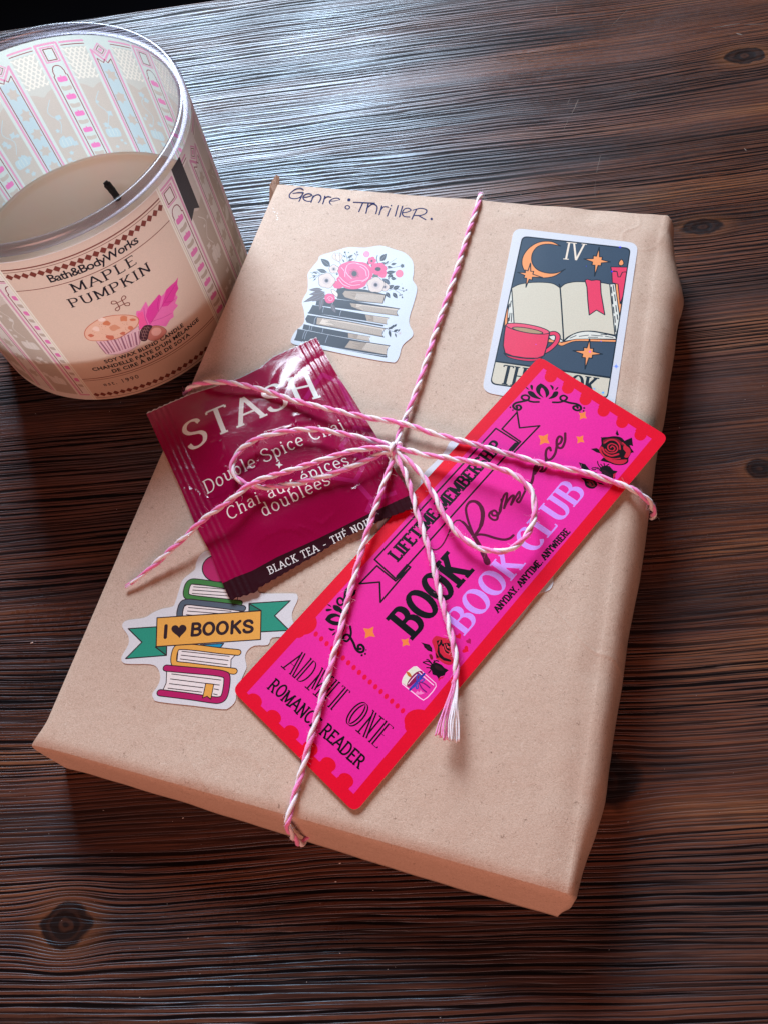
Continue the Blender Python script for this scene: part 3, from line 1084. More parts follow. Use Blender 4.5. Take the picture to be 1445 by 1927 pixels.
# ---------- tarot-style card sticker
def tarot():
    zt = PZ + .22
    f = lambda x, y: at(x, y, zt)
    T = lambda pts: tr(880, 400, 3.44, pts)
    out = rrect([f(967, 428), f(1201, 457), f(1153, 784), f(906, 737)], 4.2)
    white, ink_, navy = (208, 208, 216), (22, 38, 52), (60, 76, 94)
    orange, rose, cream = (236, 150, 96), (222, 62, 96), (205, 196, 178)
    s = slab('sticker', out, PZ + .02, zt - .03, PAPER_EDGE, parcel)
    tag(s, 'white-edged card sticker of moon, open book, mug and candle')
    a = Art(f, 'card')
    a.poly('white_border', white, out, mm=True)
    inner = rrect([f(982, 443), f(1187, 466), f(1143, 752), f(921, 723)], 2.6)
    a.poly('night_picture', ink_, inner, mm=True)
    k = len(a.items) - 1
    a.clip = k
    inner2 = rrect([f(984, 445.5), f(1184.5, 468), f(1141, 749), f(923.5, 720.5)], 2.3)
    a.poly('night_picture', navy, inner2, mm=True)
    a.clip = len(a.items) - 1
    B = 'night_picture'
    # moon
    moon = smooth_line([(600, 215), (540, 186), (460, 190), (395, 228), (355, 285), (352, 345), (385, 395), (440, 418), (510, 420), (570, 405), (630, 364)], 4) + \
        smooth_line([(630, 364), (575, 388), (515, 390), (450, 368), (415, 320), (418, 262), (455, 216), (520, 202), (600, 215)], 4)[1:-1]
    a.poly('moon', orange, T(moon), outline=ink_, ow=.38)
    # book
    left = smooth_line([(283, 487), (330, 464), (400, 452), (480, 450), (550, 458), (597, 486)], 4) + [(620, 830)] + smooth_line([(620, 830), (560, 792), (480, 765), (400, 745), (298, 716)], 4)[1:]
    right = smooth_line([(597, 486), (630, 460), (690, 447), (760, 447), (860, 452), (918, 462)], 4) + [(952, 792)] + smooth_line([(952, 792), (880, 778), (800, 766), (720, 772), (650, 802), (620, 830)], 4)[1:]
    a.poly('open_book', orange, T([(240, 640), (262, 560), (300, 560), (300, 760), (235, 740)]), outline=ink_, ow=.33)
    a.poly('open_book', (216, 214, 204), T([(262, 560), (283, 487), (300, 720), (255, 715)]), outline=ink_, ow=.28)
    for q in ([(268, 590), (258, 640)], [(280, 570), (272, 610)], [(272, 650), (266, 700)], [(284, 650), (280, 706)], [(262, 680), (258, 712)]):
        a.line('open_book', ink_, T(q), .33)
    a.poly('open_book', orange, T([(955, 458), (975, 462), (1000, 640), (992, 700), (960, 560)]), outline=ink_, ow=.28)
    a.poly('open_book', orange, T(smooth_line([(500, 838), (560, 842), (605, 862), (650, 845), (700, 832), (820, 834), (965, 838)], 4) + [(968, 822), (700, 815), (640, 832), (605, 840), (560, 822), (505, 815)]), outline=ink_, ow=.33)
    a.poly('open_book', (216, 214, 204), T([(520, 800), (560, 792), (620, 832), (600, 838), (540, 822)]), outline=ink_, ow=.28)
    a.poly('open_book', (216, 214, 204), T(smooth_line([(620, 832), (680, 788), (760, 768), (850, 776), (955, 800)], 4) + [(960, 818), (820, 816), (700, 818)]), outline=ink_, ow=.28)
    for q in ([(660, 812), (700, 795)], [(720, 800), (780, 792)], [(800, 792), (870, 798)], [(780, 806), (840, 806)], [(890, 800), (940, 808)], [(860, 786), (900, 790)]):
        a.line('open_book', ink_, T(q), .3)
    a.poly('open_book', (216, 214, 204), T([(918, 462), (952, 460), (985, 690), (960, 790), (950, 790)]), outline=ink_, ow=.33)
    for q in ([(928, 480), (932, 520)], [(940, 470), (946, 510)], [(934, 540), (938, 590)], [(950, 530), (955, 570)], [(942, 610), (946, 650)], [(958, 600), (962, 640)], [(950, 670), (954, 710)], [(966, 660), (970, 690)], [(955, 730), (957, 770)]):
        a.line('open_book', ink_, T(q), .36)
    a.poly('open_book', cream, T(left), outline=ink_, ow=.38)
    a.poly('open_book', cream, T(right), outline=ink_, ow=.38)
    a.line('open_book', ink_, T([(590, 462), (598, 500), (612, 700), (620, 835)]), .5, smooth=3)
    # candle at the right edge, drips and flame
    a.poly('red_candle', rose, T([(932, 380), (1050, 380), (1030, 470), (985, 590), (972, 462), (935, 452)]), outline=ink_, ow=.33)
    a.poly('red_candle', rose, T([(925, 350), (1060, 352), (1050, 400), (1020, 382), (1000, 385), (985, 415), (972, 415), (965, 380), (945, 375), (932, 385)]), smooth=0, outline=ink_, ow=.35)
    a.line('red_candle', ink_, T([(985, 332), (986, 350)]), .4)
    a.poly('red_candle', orange, T([(995, 300), (1010, 325), (998, 340), (980, 338), (976, 322)]), smooth=2, outline=ink_, ow=.33)
    # ribbon
    a.poly('ribbon_mark', rose, T(smooth_line([(758, 437), (775, 430), (800, 438), (830, 434), (858, 438)], 2) + [(862, 520), (874, 590), (886, 661), (832, 630), (785, 662), (776, 570), (770, 480)]), outline=ink_, ow=.38)
    # mug
    a.line('red_mug', ink_, T([(523, 785), (560, 780), (582, 800), (570, 840), (530, 880), (492, 902)]), 2.0, smooth=3)
    a.line('red_mug', rose, T([(523, 785), (560, 780), (582, 800), (570, 840), (530, 880), (492, 902)]), 1.25, smooth=3)
    a.poly('red_mug', (206, 48, 88), T([(232, 908), (262, 925), (340, 940), (420, 945), (480, 935), (455, 955), (400, 962), (320, 952), (260, 935)]), smooth=2, outline=ink_, ow=.35)
    a.poly('red_mug', rose, T([(243, 730), (528, 778), (515, 850), (492, 925), (450, 942), (370, 940), (290, 928), (240, 908), (228, 860), (234, 790)]), outline=ink_, ow=.42)
    a.poly('red_mug', (226, 84, 112), T(disc((386, 750), 143, 26, 27, .17)), outline=ink_, ow=.35)
    a.poly('red_mug', (170, 142, 112), T(disc((386, 762), 100, 22, 15, .17)), outline=ink_, ow=.33)
    # stars
    star(a, 'gold_star#1', orange, T([(838, 312)])[0], *T([(850, 222), (820, 410), (750, 298), (922, 318)]), .34, ink_, .4)
    star(a, 'gold_star#2', orange, T([(393, 402)])[0], *T([(405, 325), (375, 482), (322, 385), (482, 418)]), .36, ink_, .4)
    star(a, 'gold_star#3', orange, T([(778, 908)])[0], *T([(788, 815), (758, 1012), (680, 893), (872, 915)]), .34, ink_, .4)
    # title strip
    a.poly('title_strip', ink_, T([(100, 955), (184, 958), (926, 1062), (1000, 1075), (900, 1300), (90, 1250)]))
    a.poly('title_strip', cream, T([(100, 965), (184, 968), (926, 1074), (1000, 1087), (900, 1190), (90, 1118)]))
    letters(a, 'lettering', ink_, 'THE BOOK', (939, 721), (1119, 747), (945, 686.5), .14, .06, .06, .06)
    letters(a, 'lettering', (232, 214, 196), 'IV', (1060, 486.5), (1094, 490), (1065, 455.5), .085, .05, .08, .045, space=.12)
    a.clip = 0
    # holographic glints painted on as small flat coloured stars
    for (x, y), r, c in ((T([(985, 222)])[0], 2.6, (60, 60, 235)), (T([(932, 380)])[0], 2.2, (70, 50, 240)), (T([(960, 995)])[0], 4.6, (120, 150, 240)), (T([(875, 1165)])[0], 3.2, (90, 170, 240)),
                         (T([(790, 900)])[0], 2.4, (220, 80, 230)), (T([(862, 832)])[0], 1.6, (150, 110, 220)), (T([(440, 852)])[0], 1.2, (205, 80, 220)), (T([(766, 345)])[0], 1.0, (70, 60, 230)), (T([(818, 1140)])[0], 2.0, (110, 160, 240))):
        star(a, 'foil_glint#%d' % int(x), c, (x, y), (x, y - r * 1.4), (x, y + r * 1.3), (x - r * 1.5, y), (x + r * 1.4, y + .3), .42)
    a.build(s, z=zt)


tarot()


# ---------- book stack with flowers
def flowers():
    zt = PZ + .22
    f = lambda x, y: at(x, y, zt)
    T = lambda pts: tr(560, 460, 6.283, pts)
    a = Art(f, 'card')
    out = [f(*p) for p in smooth_line(T([(600, 30), (800, 35), (980, 10), (1130, 50), (1270, 100), (1360, 200), (1370, 330), (1360, 420), (1410, 510), (1380, 660), (1320, 860), (1325, 960), (1360, 1030), (1350, 1090), (1240, 1190), (1200, 1320), (1160, 1385), (1100, 1390), (900, 1360), (560, 1295), (300, 1240), (60, 1200), (-60, 1170), (-75, 1120), (-20, 1020), (60, 950), (85, 880), (78, 780), (55, 690), (78, 620), (120, 540), (125, 420), (128, 330), (240, 190), (270, 130), (430, 80)]), 3, True)]
    s = slab('sticker', out, PZ + .02, zt - .03, PAPER_EDGE, parcel)
    tag(s, 'die-cut sticker of pink flowers on a stack of dark books')
    white, dk, dk2, cream, brn = (200, 207, 219), (34, 42, 60), (54, 64, 86), (204, 188, 174), (118, 98, 84)
    a.poly('white_border', white, out, mm=True)
    tan, grey = (160, 142, 128), (120, 122, 132)

    # each book: cover shape, page block, fine page lines
    bn = [0]

    def bk(cover, pages, lines, band=None):
        bn[0] += 1
        BT = 'dark_book#%d' % bn[0]
        a.poly(BT, dk, T(cover))
        if pages:
            a.poly(BT, tan, T(pages[0]))
            a.poly(BT, cream, T(pages[1]))
            (x0, y0, x1, y1, n, dy) = lines
            for k in range(n):
                o = dy * (k + .5) / n
                st = random.uniform(0, .25)
                a.line(BT, brn if k % 2 else (92, 84, 84), T([(lerp(x0, x1, st), lerp(y0, y1, st) + o), (x1, y1 + o * .98)]), .13, cap=False)
        if band:
            for q in band: a.line(BT, (150, 158, 175), T(q), .16)
    # bottom
    bk([(0, 995), (60, 1005), (360, 1065), (760, 1140), (1098, 1192), (1070, 1215), (1055, 1260), (1052, 1330), (900, 1302), (500, 1232), (120, 1160), (-40, 1130), (-25, 1100), (-5, 1040)],
       ([(620, 1135), (1080, 1200), (1050, 1235), (1050, 1300), (560, 1215)], [(820, 1160), (1076, 1202), (1052, 1240), (1048, 1292), (760, 1240)]), (640, 1142, 1056, 1205, 8, 84), [[(365, 1068), (345, 1110), (330, 1158)], [(95, 1015), (72, 1060), (60, 1110)], [(118, 1020), (96, 1066), (84, 1118)]])
    a.line('dark_book#1', dk, T([(-25, 1118), (400, 1206), (800, 1282), (1045, 1326)]), .75)
    a.line('dark_book#1', (206, 214, 228), T([(60, 1146), (400, 1214), (800, 1282), (1040, 1315)]), .18)
    # fifth
    bk([(75, 940), (300, 985), (600, 1040), (868, 1088), (845, 1110), (860, 1150), (600, 1105), (360, 1062), (60, 1000)],
       ([(600, 1045), (862, 1092), (842, 1112), (855, 1142), (600, 1100)], [(720, 1068), (858, 1093), (842, 1112), (848, 1136), (700, 1108)]), (620, 1052, 842, 1094, 4, 42), [[(305, 988), (292, 1040)], [(175, 962), (162, 1015)], [(150, 956), (138, 1010)]])
    # fourth, pale fore-edge towards us
    bk([(120, 830), (225, 845), (600, 905), (1062, 992), (1010, 1010), (990, 1050), (1030, 1100), (700, 1035), (200, 950), (110, 920), (92, 880)],
       ([(235, 862), (600, 912), (1040, 995), (1005, 1020), (998, 1062), (1010, 1086), (600, 1010), (225, 940)], [(300, 872), (600, 920), (1030, 1000), (1000, 1024), (996, 1060), (1000, 1078), (600, 1000), (260, 935)]), (250, 868, 1002, 1006, 10, 76), [[(228, 850), (205, 880), (196, 945)]])
    # third
    bk([(180, 712), (500, 770), (800, 822), (1085, 864), (1058, 888), (1050, 912), (1058, 945), (800, 900), (400, 838), (130, 802), (150, 770)],
       ([(800, 826), (1078, 868), (1054, 890), (1052, 938), (820, 900)], [(900, 845), (1070, 872), (1052, 892), (1048, 930), (900, 905)]), (820, 836, 1052, 876, 6, 56), [[(520, 776), (505, 806), (500, 838)], [(310, 740), (296, 800)], [(130, 805), (560, 870), (1010, 950)]])
    a.line('dark_book#4', dk, T([(132, 806), (560, 880), (1008, 958)]), .7)
    # second
    bk([(230, 640), (440, 642), (700, 672), (1000, 720), (1212, 755), (1180, 778), (1172, 808), (1192, 845), (900, 806), (560, 760), (215, 716)],
       ([(620, 690), (1195, 762), (1170, 782), (1168, 815), (1180, 838), (780, 785), (640, 732)], [(700, 700), (1190, 764), (1168, 784), (1166, 812), (1172, 830), (800, 780), (690, 742)]), (680, 705, 1168, 775, 8, 58), [[(430, 645), (415, 690), (400, 740)]])
    a.poly('white_border', white, T([(778, 792), (1060, 832), (1080, 858), (770, 806)]))
    # top
    bk([(470, 520), (560, 505), (800, 530), (1050, 590), (1010, 698), (700, 672), (470, 640), (450, 580)],
       ([(560, 545), (800, 560), (1030, 598), (1005, 692), (700, 660), (560, 620), (535, 580)], [(700, 575), (1025, 602), (1002, 686), (800, 664), (680, 640)]), (600, 560, 1018, 606, 9, 82))
    # leaves under the flowers
    def leaf(c0, c1, w, col=dk, vein=True):
        (x0, y0), (x1, y1) = c0, c1
        lt = 'dark_leaf#%d' % (x0 * 7 + y0)
        dx, dy = x1 - x0, y1 - y0
        P = [(x0, y0), (x0 + dx * .3 - dy * w, y0 + dy * .3 + dx * w), (x0 + dx * .65 - dy * w * .85, y0 + dy * .65 + dx * w * .85), (x1, y1), (x0 + dx * .65 + dy * w * .85, y0 + dy * .65 - dx * w * .85), (x0 + dx * .3 + dy * w, y0 + dy * .3 - dx * w)]
        a.poly(lt, col, T(P[:1] + smooth_line(P[:4], 3)[1:] + smooth_line(P[3:] + P[:1], 3)[1:-1]))
        if vein: a.line(lt, (120, 130, 150), T([(x0 + dx * .1, y0 + dy * .1), (x1 - dx * .15, y1 - dy * .15)]), .12, cap=False)

    def twig(q, wd=.18, col=dk): a.line('twig#%d' % (q[0][0] * 7 + q[0][1]), col, T(q), wd, smooth=3)
    gp = (92, 82, 92)
    for c0, c1, wv, cl in (((388, 258), (275, 165), .24, dk), ((350, 325), (228, 292), .17, dk), ((300, 530), (132, 535), .13, gp), ((330, 560), (135, 590), .13, gp), ((330, 575), (66, 682), .10, gp), ((350, 590), (172, 672), .13, gp), ((300, 620), (262, 778), .16, gp), ((400, 700), (450, 808), .2, gp),
                       ((975, 195), (1052, 105), .26, dk), ((1050, 225), (985, 215), .2, dk), ((1100, 235), (1168, 220), .2, dk), ((1040, 225), (1078, 190), .2, dk), ((1055, 260), (1122, 272), .2, dk), ((1040, 335), (1160, 318), .17, dk), ((1060, 385), (1120, 350), .26, dk), ((1100, 395), (1165, 405), .28, dk),
                       ((1065, 520), (1140, 478), .26, dk), ((1125, 525), (1206, 488), .26, dk), ((1045, 562), (1092, 632), .26, dk), ((1125, 568), (1178, 636), .26, dk), ((835, 245), (840, 180), .22, dk), ((870, 260), (905, 215), .25, dk), ((600, 195), (665, 165), .16, dk), ((570, 150), (540, 120), .2, dk), ((590, 160), (660, 118), .16, dk), ((556, 208), (530, 170), .18, dk),
                       ((820, 500), (770, 520), .2, dk2), ((960, 360), (880, 380), .4, (60, 92, 88)), ((1090, 465), (1000, 400), .25, dk2), ((480, 350), (455, 345), .5, dk2)):
        leaf(c0, c1, wv, cl)
    twig([(320, 330), (230, 335), (150, 330)]); twig([(300, 345), (210, 370), (145, 400)]); twig([(260, 360), (215, 395), (185, 430)]); twig([(235, 330), (200, 318), (170, 350)]); twig([(262, 345), (235, 318), (215, 320)])
    for p0, p1 in (((235, 345), (180, 318)), ((225, 372), (172, 362)), ((215, 372), (180, 400)), ((220, 400), (195, 425))): leaf(p0, p1, .12, dk, False)
    twig([(590, 205), (585, 150), (560, 90)]); twig([(600, 200), (620, 160), (640, 120)]); twig([(680, 190), (700, 140), (705, 90)], .16, (120, 90, 100)); twig([(672, 180), (640, 150)], .12)
    twig([(1055, 285), (1130, 270), (1225, 250)], .16); twig([(1045, 240), (1110, 200), (1165, 160)], .12); twig([(950, 220), (935, 170), (945, 125)], .3)
    twig([(1080, 540), (1160, 520), (1240, 545), (1290, 535)], .16); twig([(1150, 540), (1200, 570), (1240, 620)], .14)
    for c, r, cl in (((562, 90), 2.2, dk), ((606, 92), 1.6, (120, 122, 132)), ((680, 105), 1.6, (90, 80, 96)), ((705, 88), 2.0, (90, 80, 96)), ((716, 118), 1.7, (90, 80, 96)), ((690, 120), 1.2, dk), ((1235, 250), 4.2, (70, 78, 92)), ((1240, 515), 2.0, dk), ((1282, 535), 1.6, dk), ((1250, 550), 1.6, dk), ((1205, 598), 1.6, dk), ((1235, 625), 1.6, dk), ((1230, 592), 1.3, dk), ((1110, 370), 3.0, dk), ((1075, 402), 1.6, dk)):
        x, y = T([c])[0]
        a.poly('berry#%d' % int(x * 9 + y), cl, smooth_line([(x + r * (1 if k % 2 else .72) * math.cos(k * PI / 5), y + r * (1 if k % 2 else .72) * math.sin(k * PI / 5)) for k in range(10)], 2, True))
    # sprig at lower right
    twig([(1000, 1050), (1040, 990), (1100, 1020), (1180, 1040)], .16); twig([(1005, 1060), (1030, 1000), (1075, 985)], .14)
    for p0, p1, w_ in (((1080, 1010), (1098, 1100), .16), ((1130, 1030), (1190, 1002), .2), ((1180, 1030), (1212, 995), .16), ((1150, 1045), (1165, 1100), .15), ((1075, 1000), (1100, 975), .35), ((1098, 1000), (1118, 960), .32), ((1120, 985), (1135, 945), .32), ((1140, 970), (1168, 938), .28)):
        leaf(p0, p1, w_, dk, False)
    for q in ([(1180, 1050), (1235, 1045)], [(1200, 1030), (1215, 1070)], [(1190, 1065), (1225, 1030)]): a.line('twig', (176, 140, 130), T(q), .1)
    # outlined pale tulip
    for dx_, cc in ((-38, cream), (38, cream), (0, (226, 214, 206))):
        a.poly('tulip', cc, T([(490 + dx_ * .2, 200), (452 + dx_, 160), (458 + dx_ * 1.1, 120), (470 + dx_ * .6, 92), (492 + dx_ * 1.1, 130), (500 + dx_ * .6, 165)]), smooth=2, outline=(120, 92, 100), ow=.14)
    twig([(488, 198), (520, 240)], .2, (92, 84, 96))

    def bloom(tg, c, r, n, col, edge, seedk, lob=.12, ry=1.0):
        x, y = T([c])[0]
        r = r / 6.283
        P = []
        for k in range(n * 8):
            an = 2 * PI * k / (n * 8)
            rr = r * (1 - lob + lob * abs(math.cos(an * n / 2 + seedk)) ** .6 * 1.1)
            P.append((x + rr * math.cos(an), y + rr * ry * math.sin(an)))
        a.poly(tg, col, P, outline=edge, ow=.16)
        return x, y, r
    pk, pk2, pk3 = (212, 76, 126), (238, 138, 172), (206, 66, 118)
    # big peony
    a.poly('pink_flower', pk, T(smooth_line([(560, 215), (640, 195), (720, 205), (800, 215), (860, 260), (890, 330), (870, 400), (820, 440), (790, 490), (700, 522), (600, 520), (530, 490), (480, 440), (465, 400), (495, 370), (480, 310), (500, 250)], 3, True)), outline=pk3, ow=.2)
    a.poly('pink_flower', (220, 88, 136), T(smooth_line([(590, 240), (700, 215), (790, 240), (850, 300), (840, 380), (760, 440), (640, 460), (570, 420), (540, 340), (560, 280)], 3, True)))
    for q in ([(700, 222), (790, 250), (845, 320), (830, 400), (760, 440)], [(590, 240), (570, 300), (590, 350), (640, 400)], [(500, 380), (560, 440), (640, 480), (740, 470)], [(740, 255), (800, 300), (815, 370)], [(520, 270), (560, 320), (560, 380)], [(490, 410), (540, 470), (620, 500)], [(620, 450), (700, 425), (780, 420), (840, 380)], [(600, 230), (660, 215), (720, 222)]):
        a.line('pink_flower', (246, 178, 200), T(q), .26, smooth=3)
    for q in ([(560, 300), (548, 360), (590, 430), (680, 462)], [(860, 300), (862, 370), (830, 420)], [(700, 500), (780, 480), (820, 440)]):
        a.line('pink_flower', pk3, T(q), .22, smooth=3)
    x, y = T([(672, 342)])[0]
    for k in range(34):
        an = 2 * PI * k / 34
        rr = (random.uniform(48, 72)) / 6.283
        a.line('pink_flower', (72, 50, 72), [(x, y), (x + rr * math.cos(an), y + rr * .92 * math.sin(an))], .12, cap=False)
    a.disc('pink_flower', (50, 56, 70), (x, y), 5.0, 16)
    a.poly('pink_flower', pk, T(smooth_line([(418, 460), (440, 430), (490, 440), (535, 490), (500, 515), (440, 510)], 3, True)), outline=pk3, ow=.15)
    # small pink ones
    bloom('pink_flower#2', (880, 190), 48, 5, pk, pk3, 0, .2)
    a.disc('pink_flower#2', dk, T([(878, 192)])[0], 2.2, 10)
    bloom('pink_flower#3', (1000, 340), 52, 4, (224, 84, 130), pk3, 1, .15)
    bloom('pink_flower#3', (958, 285), 96, 6, pk, pk3, 0.4, .13, .75)
    a.disc('pink_flower#3', (40, 38, 60), T([(952, 288)])[0], 5.6, 12, 3.9)
    a.disc('pink_bud#1', pk2, T([(816, 112)])[0], 5.6, 14, outline=pk3, ow=.14)
    a.disc('pink_bud#2', (228, 112, 142), T([(1202, 342)])[0], 6.8, 18, outline=(206, 90, 120), ow=.2)
    # pale blossoms
    for c, r, n, sd in (((345, 425), 102, 5, .2), ((430, 288), 58, 5, .8), ((1030, 500), 56, 4, .2), ((925, 475), 104, 5, .6)):
        pf = 'pale_flower#%d' % c[0]
        x, y, r_ = bloom(pf, c, r, n, (206, 188, 180), (66, 62, 76), sd, .17, .9)
        for k in range(n * 5):
            an = 2 * PI * k / (n * 5)
            a.line(pf, (150, 140, 150), [(x, y), (x + r_ * .5 * math.cos(an), y + r_ * .46 * math.sin(an))], .10, cap=False)
        a.disc(pf, (112, 106, 122), (x, y), r_ * .24, 12)
        a.disc(pf, (34, 34, 50), (x, y), r_ * .15, 10)
    # rosebud lower left
    a.poly('rosebud', (226, 206, 196), T([(400, 530), (440, 540), (478, 580), (470, 620), (440, 600), (410, 570)]), smooth=3, outline=(80, 66, 76), ow=.18)
    a.poly('rosebud', pk, T(smooth_line([(325, 610), (360, 580), (420, 590), (442, 630), (425, 675), (370, 692), (332, 665)], 3, True)), outline=pk3, ow=.18)
    a.line('rosebud', (246, 170, 195), T([(350, 640), (380, 612), (415, 632), (400, 662), (372, 655), (380, 636)]), .22, smooth=3)
    rnd = random.Random(3)
    for k in range(46):
        x, y = T([(rnd.choice((rnd.uniform(180, 500), rnd.uniform(850, 1260))), rnd.uniform(70, 470))])[0]
        a.disc('ink_speck', (140, 148, 166), (x, y), .45, 6) if k % 3 else a.disc('ink_speck', (200, 130, 150), (x, y), .5, 6)
    # the specks must not sit on the flowers: draw them only where the white border is
    sp = a.items[-46:]
    a.items = a.items[:1] + sp + a.items[1:-46]
    a.build(s, z=zt)


flowers()


# ---------- I (heart) BOOKS
def heart(c, w, h, rot=0, n=30):
    out = []
    for k in range(n):
        t = 2 * PI * k / n
        x = 16 * math.sin(t) ** 3 / 32 * w
        y = -(13 * math.cos(t) - 5 * math.cos(2 * t) - 2 * math.cos(3 * t) - math.cos(4 * t)) / 29 * h
        out.append((c[0] + x * math.cos(rot) - y * math.sin(rot), c[1] + x * math.sin(rot) + y * math.cos(rot)))
    return out


def love_books():
    zt = PZ + .22
    f = lambda x, y: at(x, y, zt)
    T = lambda pts: tr(200, 1020, 3.6125, pts)
    a = Art(f, 'card')
    out = [f(*p) for p in smooth_line(T([(690, 60), (640, 90), (612, 140), (605, 185), (570, 215), (520, 260), (495, 330), (470, 410), (450, 440), (380, 455), (320, 480), (260, 515), (160, 530), (120, 545), (110, 580), (150, 640), (150, 700), (105, 780), (112, 818), (160, 830), (300, 832), (350, 860), (368, 920), (350, 980), (315, 1030), (322, 1065), (360, 1088), (600, 1115), (790, 1138), (840, 1125), (880, 1080), (890, 1010), (935, 900), (955, 850), (945, 790), (960, 740), (1010, 705), (1100, 700), (1130, 650), (1240, 645), (1300, 600), (1270, 540), (1265, 480), (1300, 400), (1300, 365), (1270, 350), (1070, 350), (1030, 330), (1000, 260), (900, 120), (780, 60)]), 3, True)]
    s = slab('sticker', out, PZ + .02, zt - .03, PAPER_EDGE, parcel)
    tag(s, 'die-cut sticker of colourful books behind an I heart BOOKS ribbon')
    white, k_, = (212, 206, 208), (48, 28, 34)
    green, teal, magenta, slate, amber, blue, page = (66, 122, 62), (46, 140, 116), (176, 30, 92), (84, 92, 104), (226, 160, 74), (28, 138, 176), (230, 214, 210)
    ow = .36
    a.poly('white_border', white, out, mm=True)
    a.poly('round_top', magenta, T(disc((760, 180), 106, 28, 92)), outline=k_, ow=ow)

    # green book: cover as a thick C, page block, lines
    def cbook(tg, col, path, wd, pages, lines, ends=None):
        a.poly(tg, page, T(pages), outline=k_, ow=ow * .8)
        for l in lines: a.line(tg, k_, T(l), .27)
        q = smooth_line(T(path), 4)
        mm = [f(*p) for p in q]
        for g in stroke(mm, wd + ow * 1.7): a._add(tg, k_, g)
        for g in stroke(mm, wd): a._add(tg, col, g)
    cbook('green_book', green, [(908, 416), (760, 400), (620, 385), (560, 374), (543, 352), (552, 300), (575, 272), (620, 270), (760, 290), (900, 312)], 1.5,
          [(560, 380), (560, 285), (900, 318), (890, 405)], [[(595, 305), (860, 325)], [(590, 327), (850, 346)], [(585, 350), (840, 368)]])
    cbook('slate_book', slate, [(930, 452), (800, 434), (640, 416), (560, 408), (520, 420), (502, 470), (500, 520)], 1.6,
          [(530, 440), (560, 420), (930, 462), (900, 480), (900, 520), (510, 520)], [[(560, 446), (850, 472)], [(553, 470), (760, 486)], [(545, 494), (600, 500)]])
    a.poly('blue_book', blue, T([(640, 700), (800, 690), (775, 722), (740, 728)]), outline=k_, ow=ow)
    cbook('yellow_book', amber, [(898, 752), (760, 738), (620, 720), (520, 712), (480, 722), (462, 770), (462, 820), (485, 834), (560, 842), (720, 862), (872, 880)], 1.55,
          [(490, 726), (880, 768), (850, 800), (848, 860), (480, 830)], [[(516, 744), (838, 778)], [(510, 770), (830, 806)], [(504, 796), (824, 836)]])
    a.poly('magenta_book', page, T([(412, 878), (800, 912), (815, 960), (790, 1060), (385, 1010), (408, 960)]), outline=k_, ow=ow * .8)
    for l in ([(446, 898), (780, 940)], [(438, 932), (770, 974)], [(430, 964), (660, 992)], [(735, 1000), (765, 1006)], [(421, 995), (650, 1022)], [(730, 1034), (756, 1040)]):
        a.line('magenta_book', k_, T(l), .27)
    q = [f(*p) for p in smooth_line(T([(408, 858), (560, 872), (720, 886), (800, 900), (822, 922), (816, 1000), (800, 1055), (770, 1075), (720, 1074), (560, 1050), (366, 1026)]), 4)]
    for g in stroke(q, 1.65 + ow * 1.7): a._add('magenta_book', k_, g)
    for g in stroke(q, 1.65): a._add('magenta_book', magenta, g)
    a.poly('page_marker', amber, T([(678, 962), (732, 968), (712, 1070), (686, 1050), (656, 1062)]), outline=k_, ow=ow * .8)
    # ribbon ends
    a.poly('ribbon_end#0', teal, T([(150, 590), (345, 577), (412, 577), (410, 772), (132, 794), (243, 682)]), outline=k_, ow=ow)
    a.poly('ribbon_end#0', (38, 112, 92), T([(335, 715), (412, 700), (410, 772)]), outline=k_, ow=ow)
    a.poly('ribbon_end#1', teal, T([(972, 418), (1252, 400), (1146, 502), (1246, 602), (1050, 612), (972, 560)]), outline=k_, ow=ow)
    a.poly('ribbon_end#1', (36, 110, 92), T([(974, 420), (1054, 466), (972, 472)]), outline=k_, ow=ow)
    a.poly('ribbon_banner', amber, T([(346, 516), (1054, 468), (1050, 664), (340, 712)]), outline=k_, ow=ow)
    letters(a, 'lettering', k_, 'I', *T([(390, 650), (414, 648), (391, 572)]), .30, .30, 0, cap=True, fr=None)
    a.poly('lettering', k_, T(heart((496, 602), 104, 92, -.06)))
    letters(a, 'lettering', k_, 'BOOKS', *T([(572, 636), (1000, 612), (574, 558)]), .27, .25, 0, cap=True, space=.10)
    a.build(s, z=zt)


love_books()


# ---------- sticker nearly hidden under the ticket
def hidden():
    zt = PZ + .2
    f = lambda x, y: at(x, y, zt)
    a = Art(f, 'card')
    out = [f(*p) for p in smooth_line([(846, 832), (858, 829), (900, 840), (960, 880), (1010, 950), (1034, 1040), (1041, 1090), (1034, 1110), (1010, 1120), (990, 1150), (968, 1178), (955, 1184), (900, 1170), (820, 1130), (760, 1060), (722, 1010), (709, 990), (716, 980), (745, 968), (786, 920), (795, 893), (826, 862), (838, 846)], 3, True)]
    s = slab('sticker', out, PZ + .02, zt - .03, PAPER_EDGE, parcel)
    tag(s, 'white sticker almost wholly hidden under the pink ticket')
    a.poly('white_border', (208, 208, 216), out, mm=True)
    for c, r in (((858, 846), 3.0), ((852, 850), 2.2), ((864, 842), 2.4), ((848, 857), 2.0), ((861, 851), 1.8), ((870, 848), 2.2), ((1024, 1098), 2.2), ((1028, 1092), 1.6)):
        a.poly('flower_print', (52, 58, 120), [(c[0] + r * (1 if k % 2 else .5) * math.cos(k * PI / 5), c[1] + r * (1 if k % 2 else .5) * math.sin(k * PI / 5)) for k in range(10)])
    a.line('flower_print', (52, 58, 120), [(850, 866), (858, 850), (870, 838)], .2)
    a.build(s, z=zt)


hidden()


# ================================================================== THE PINK TICKET
BZ = PZ + 1.15        # it rides on the stickers beneath it


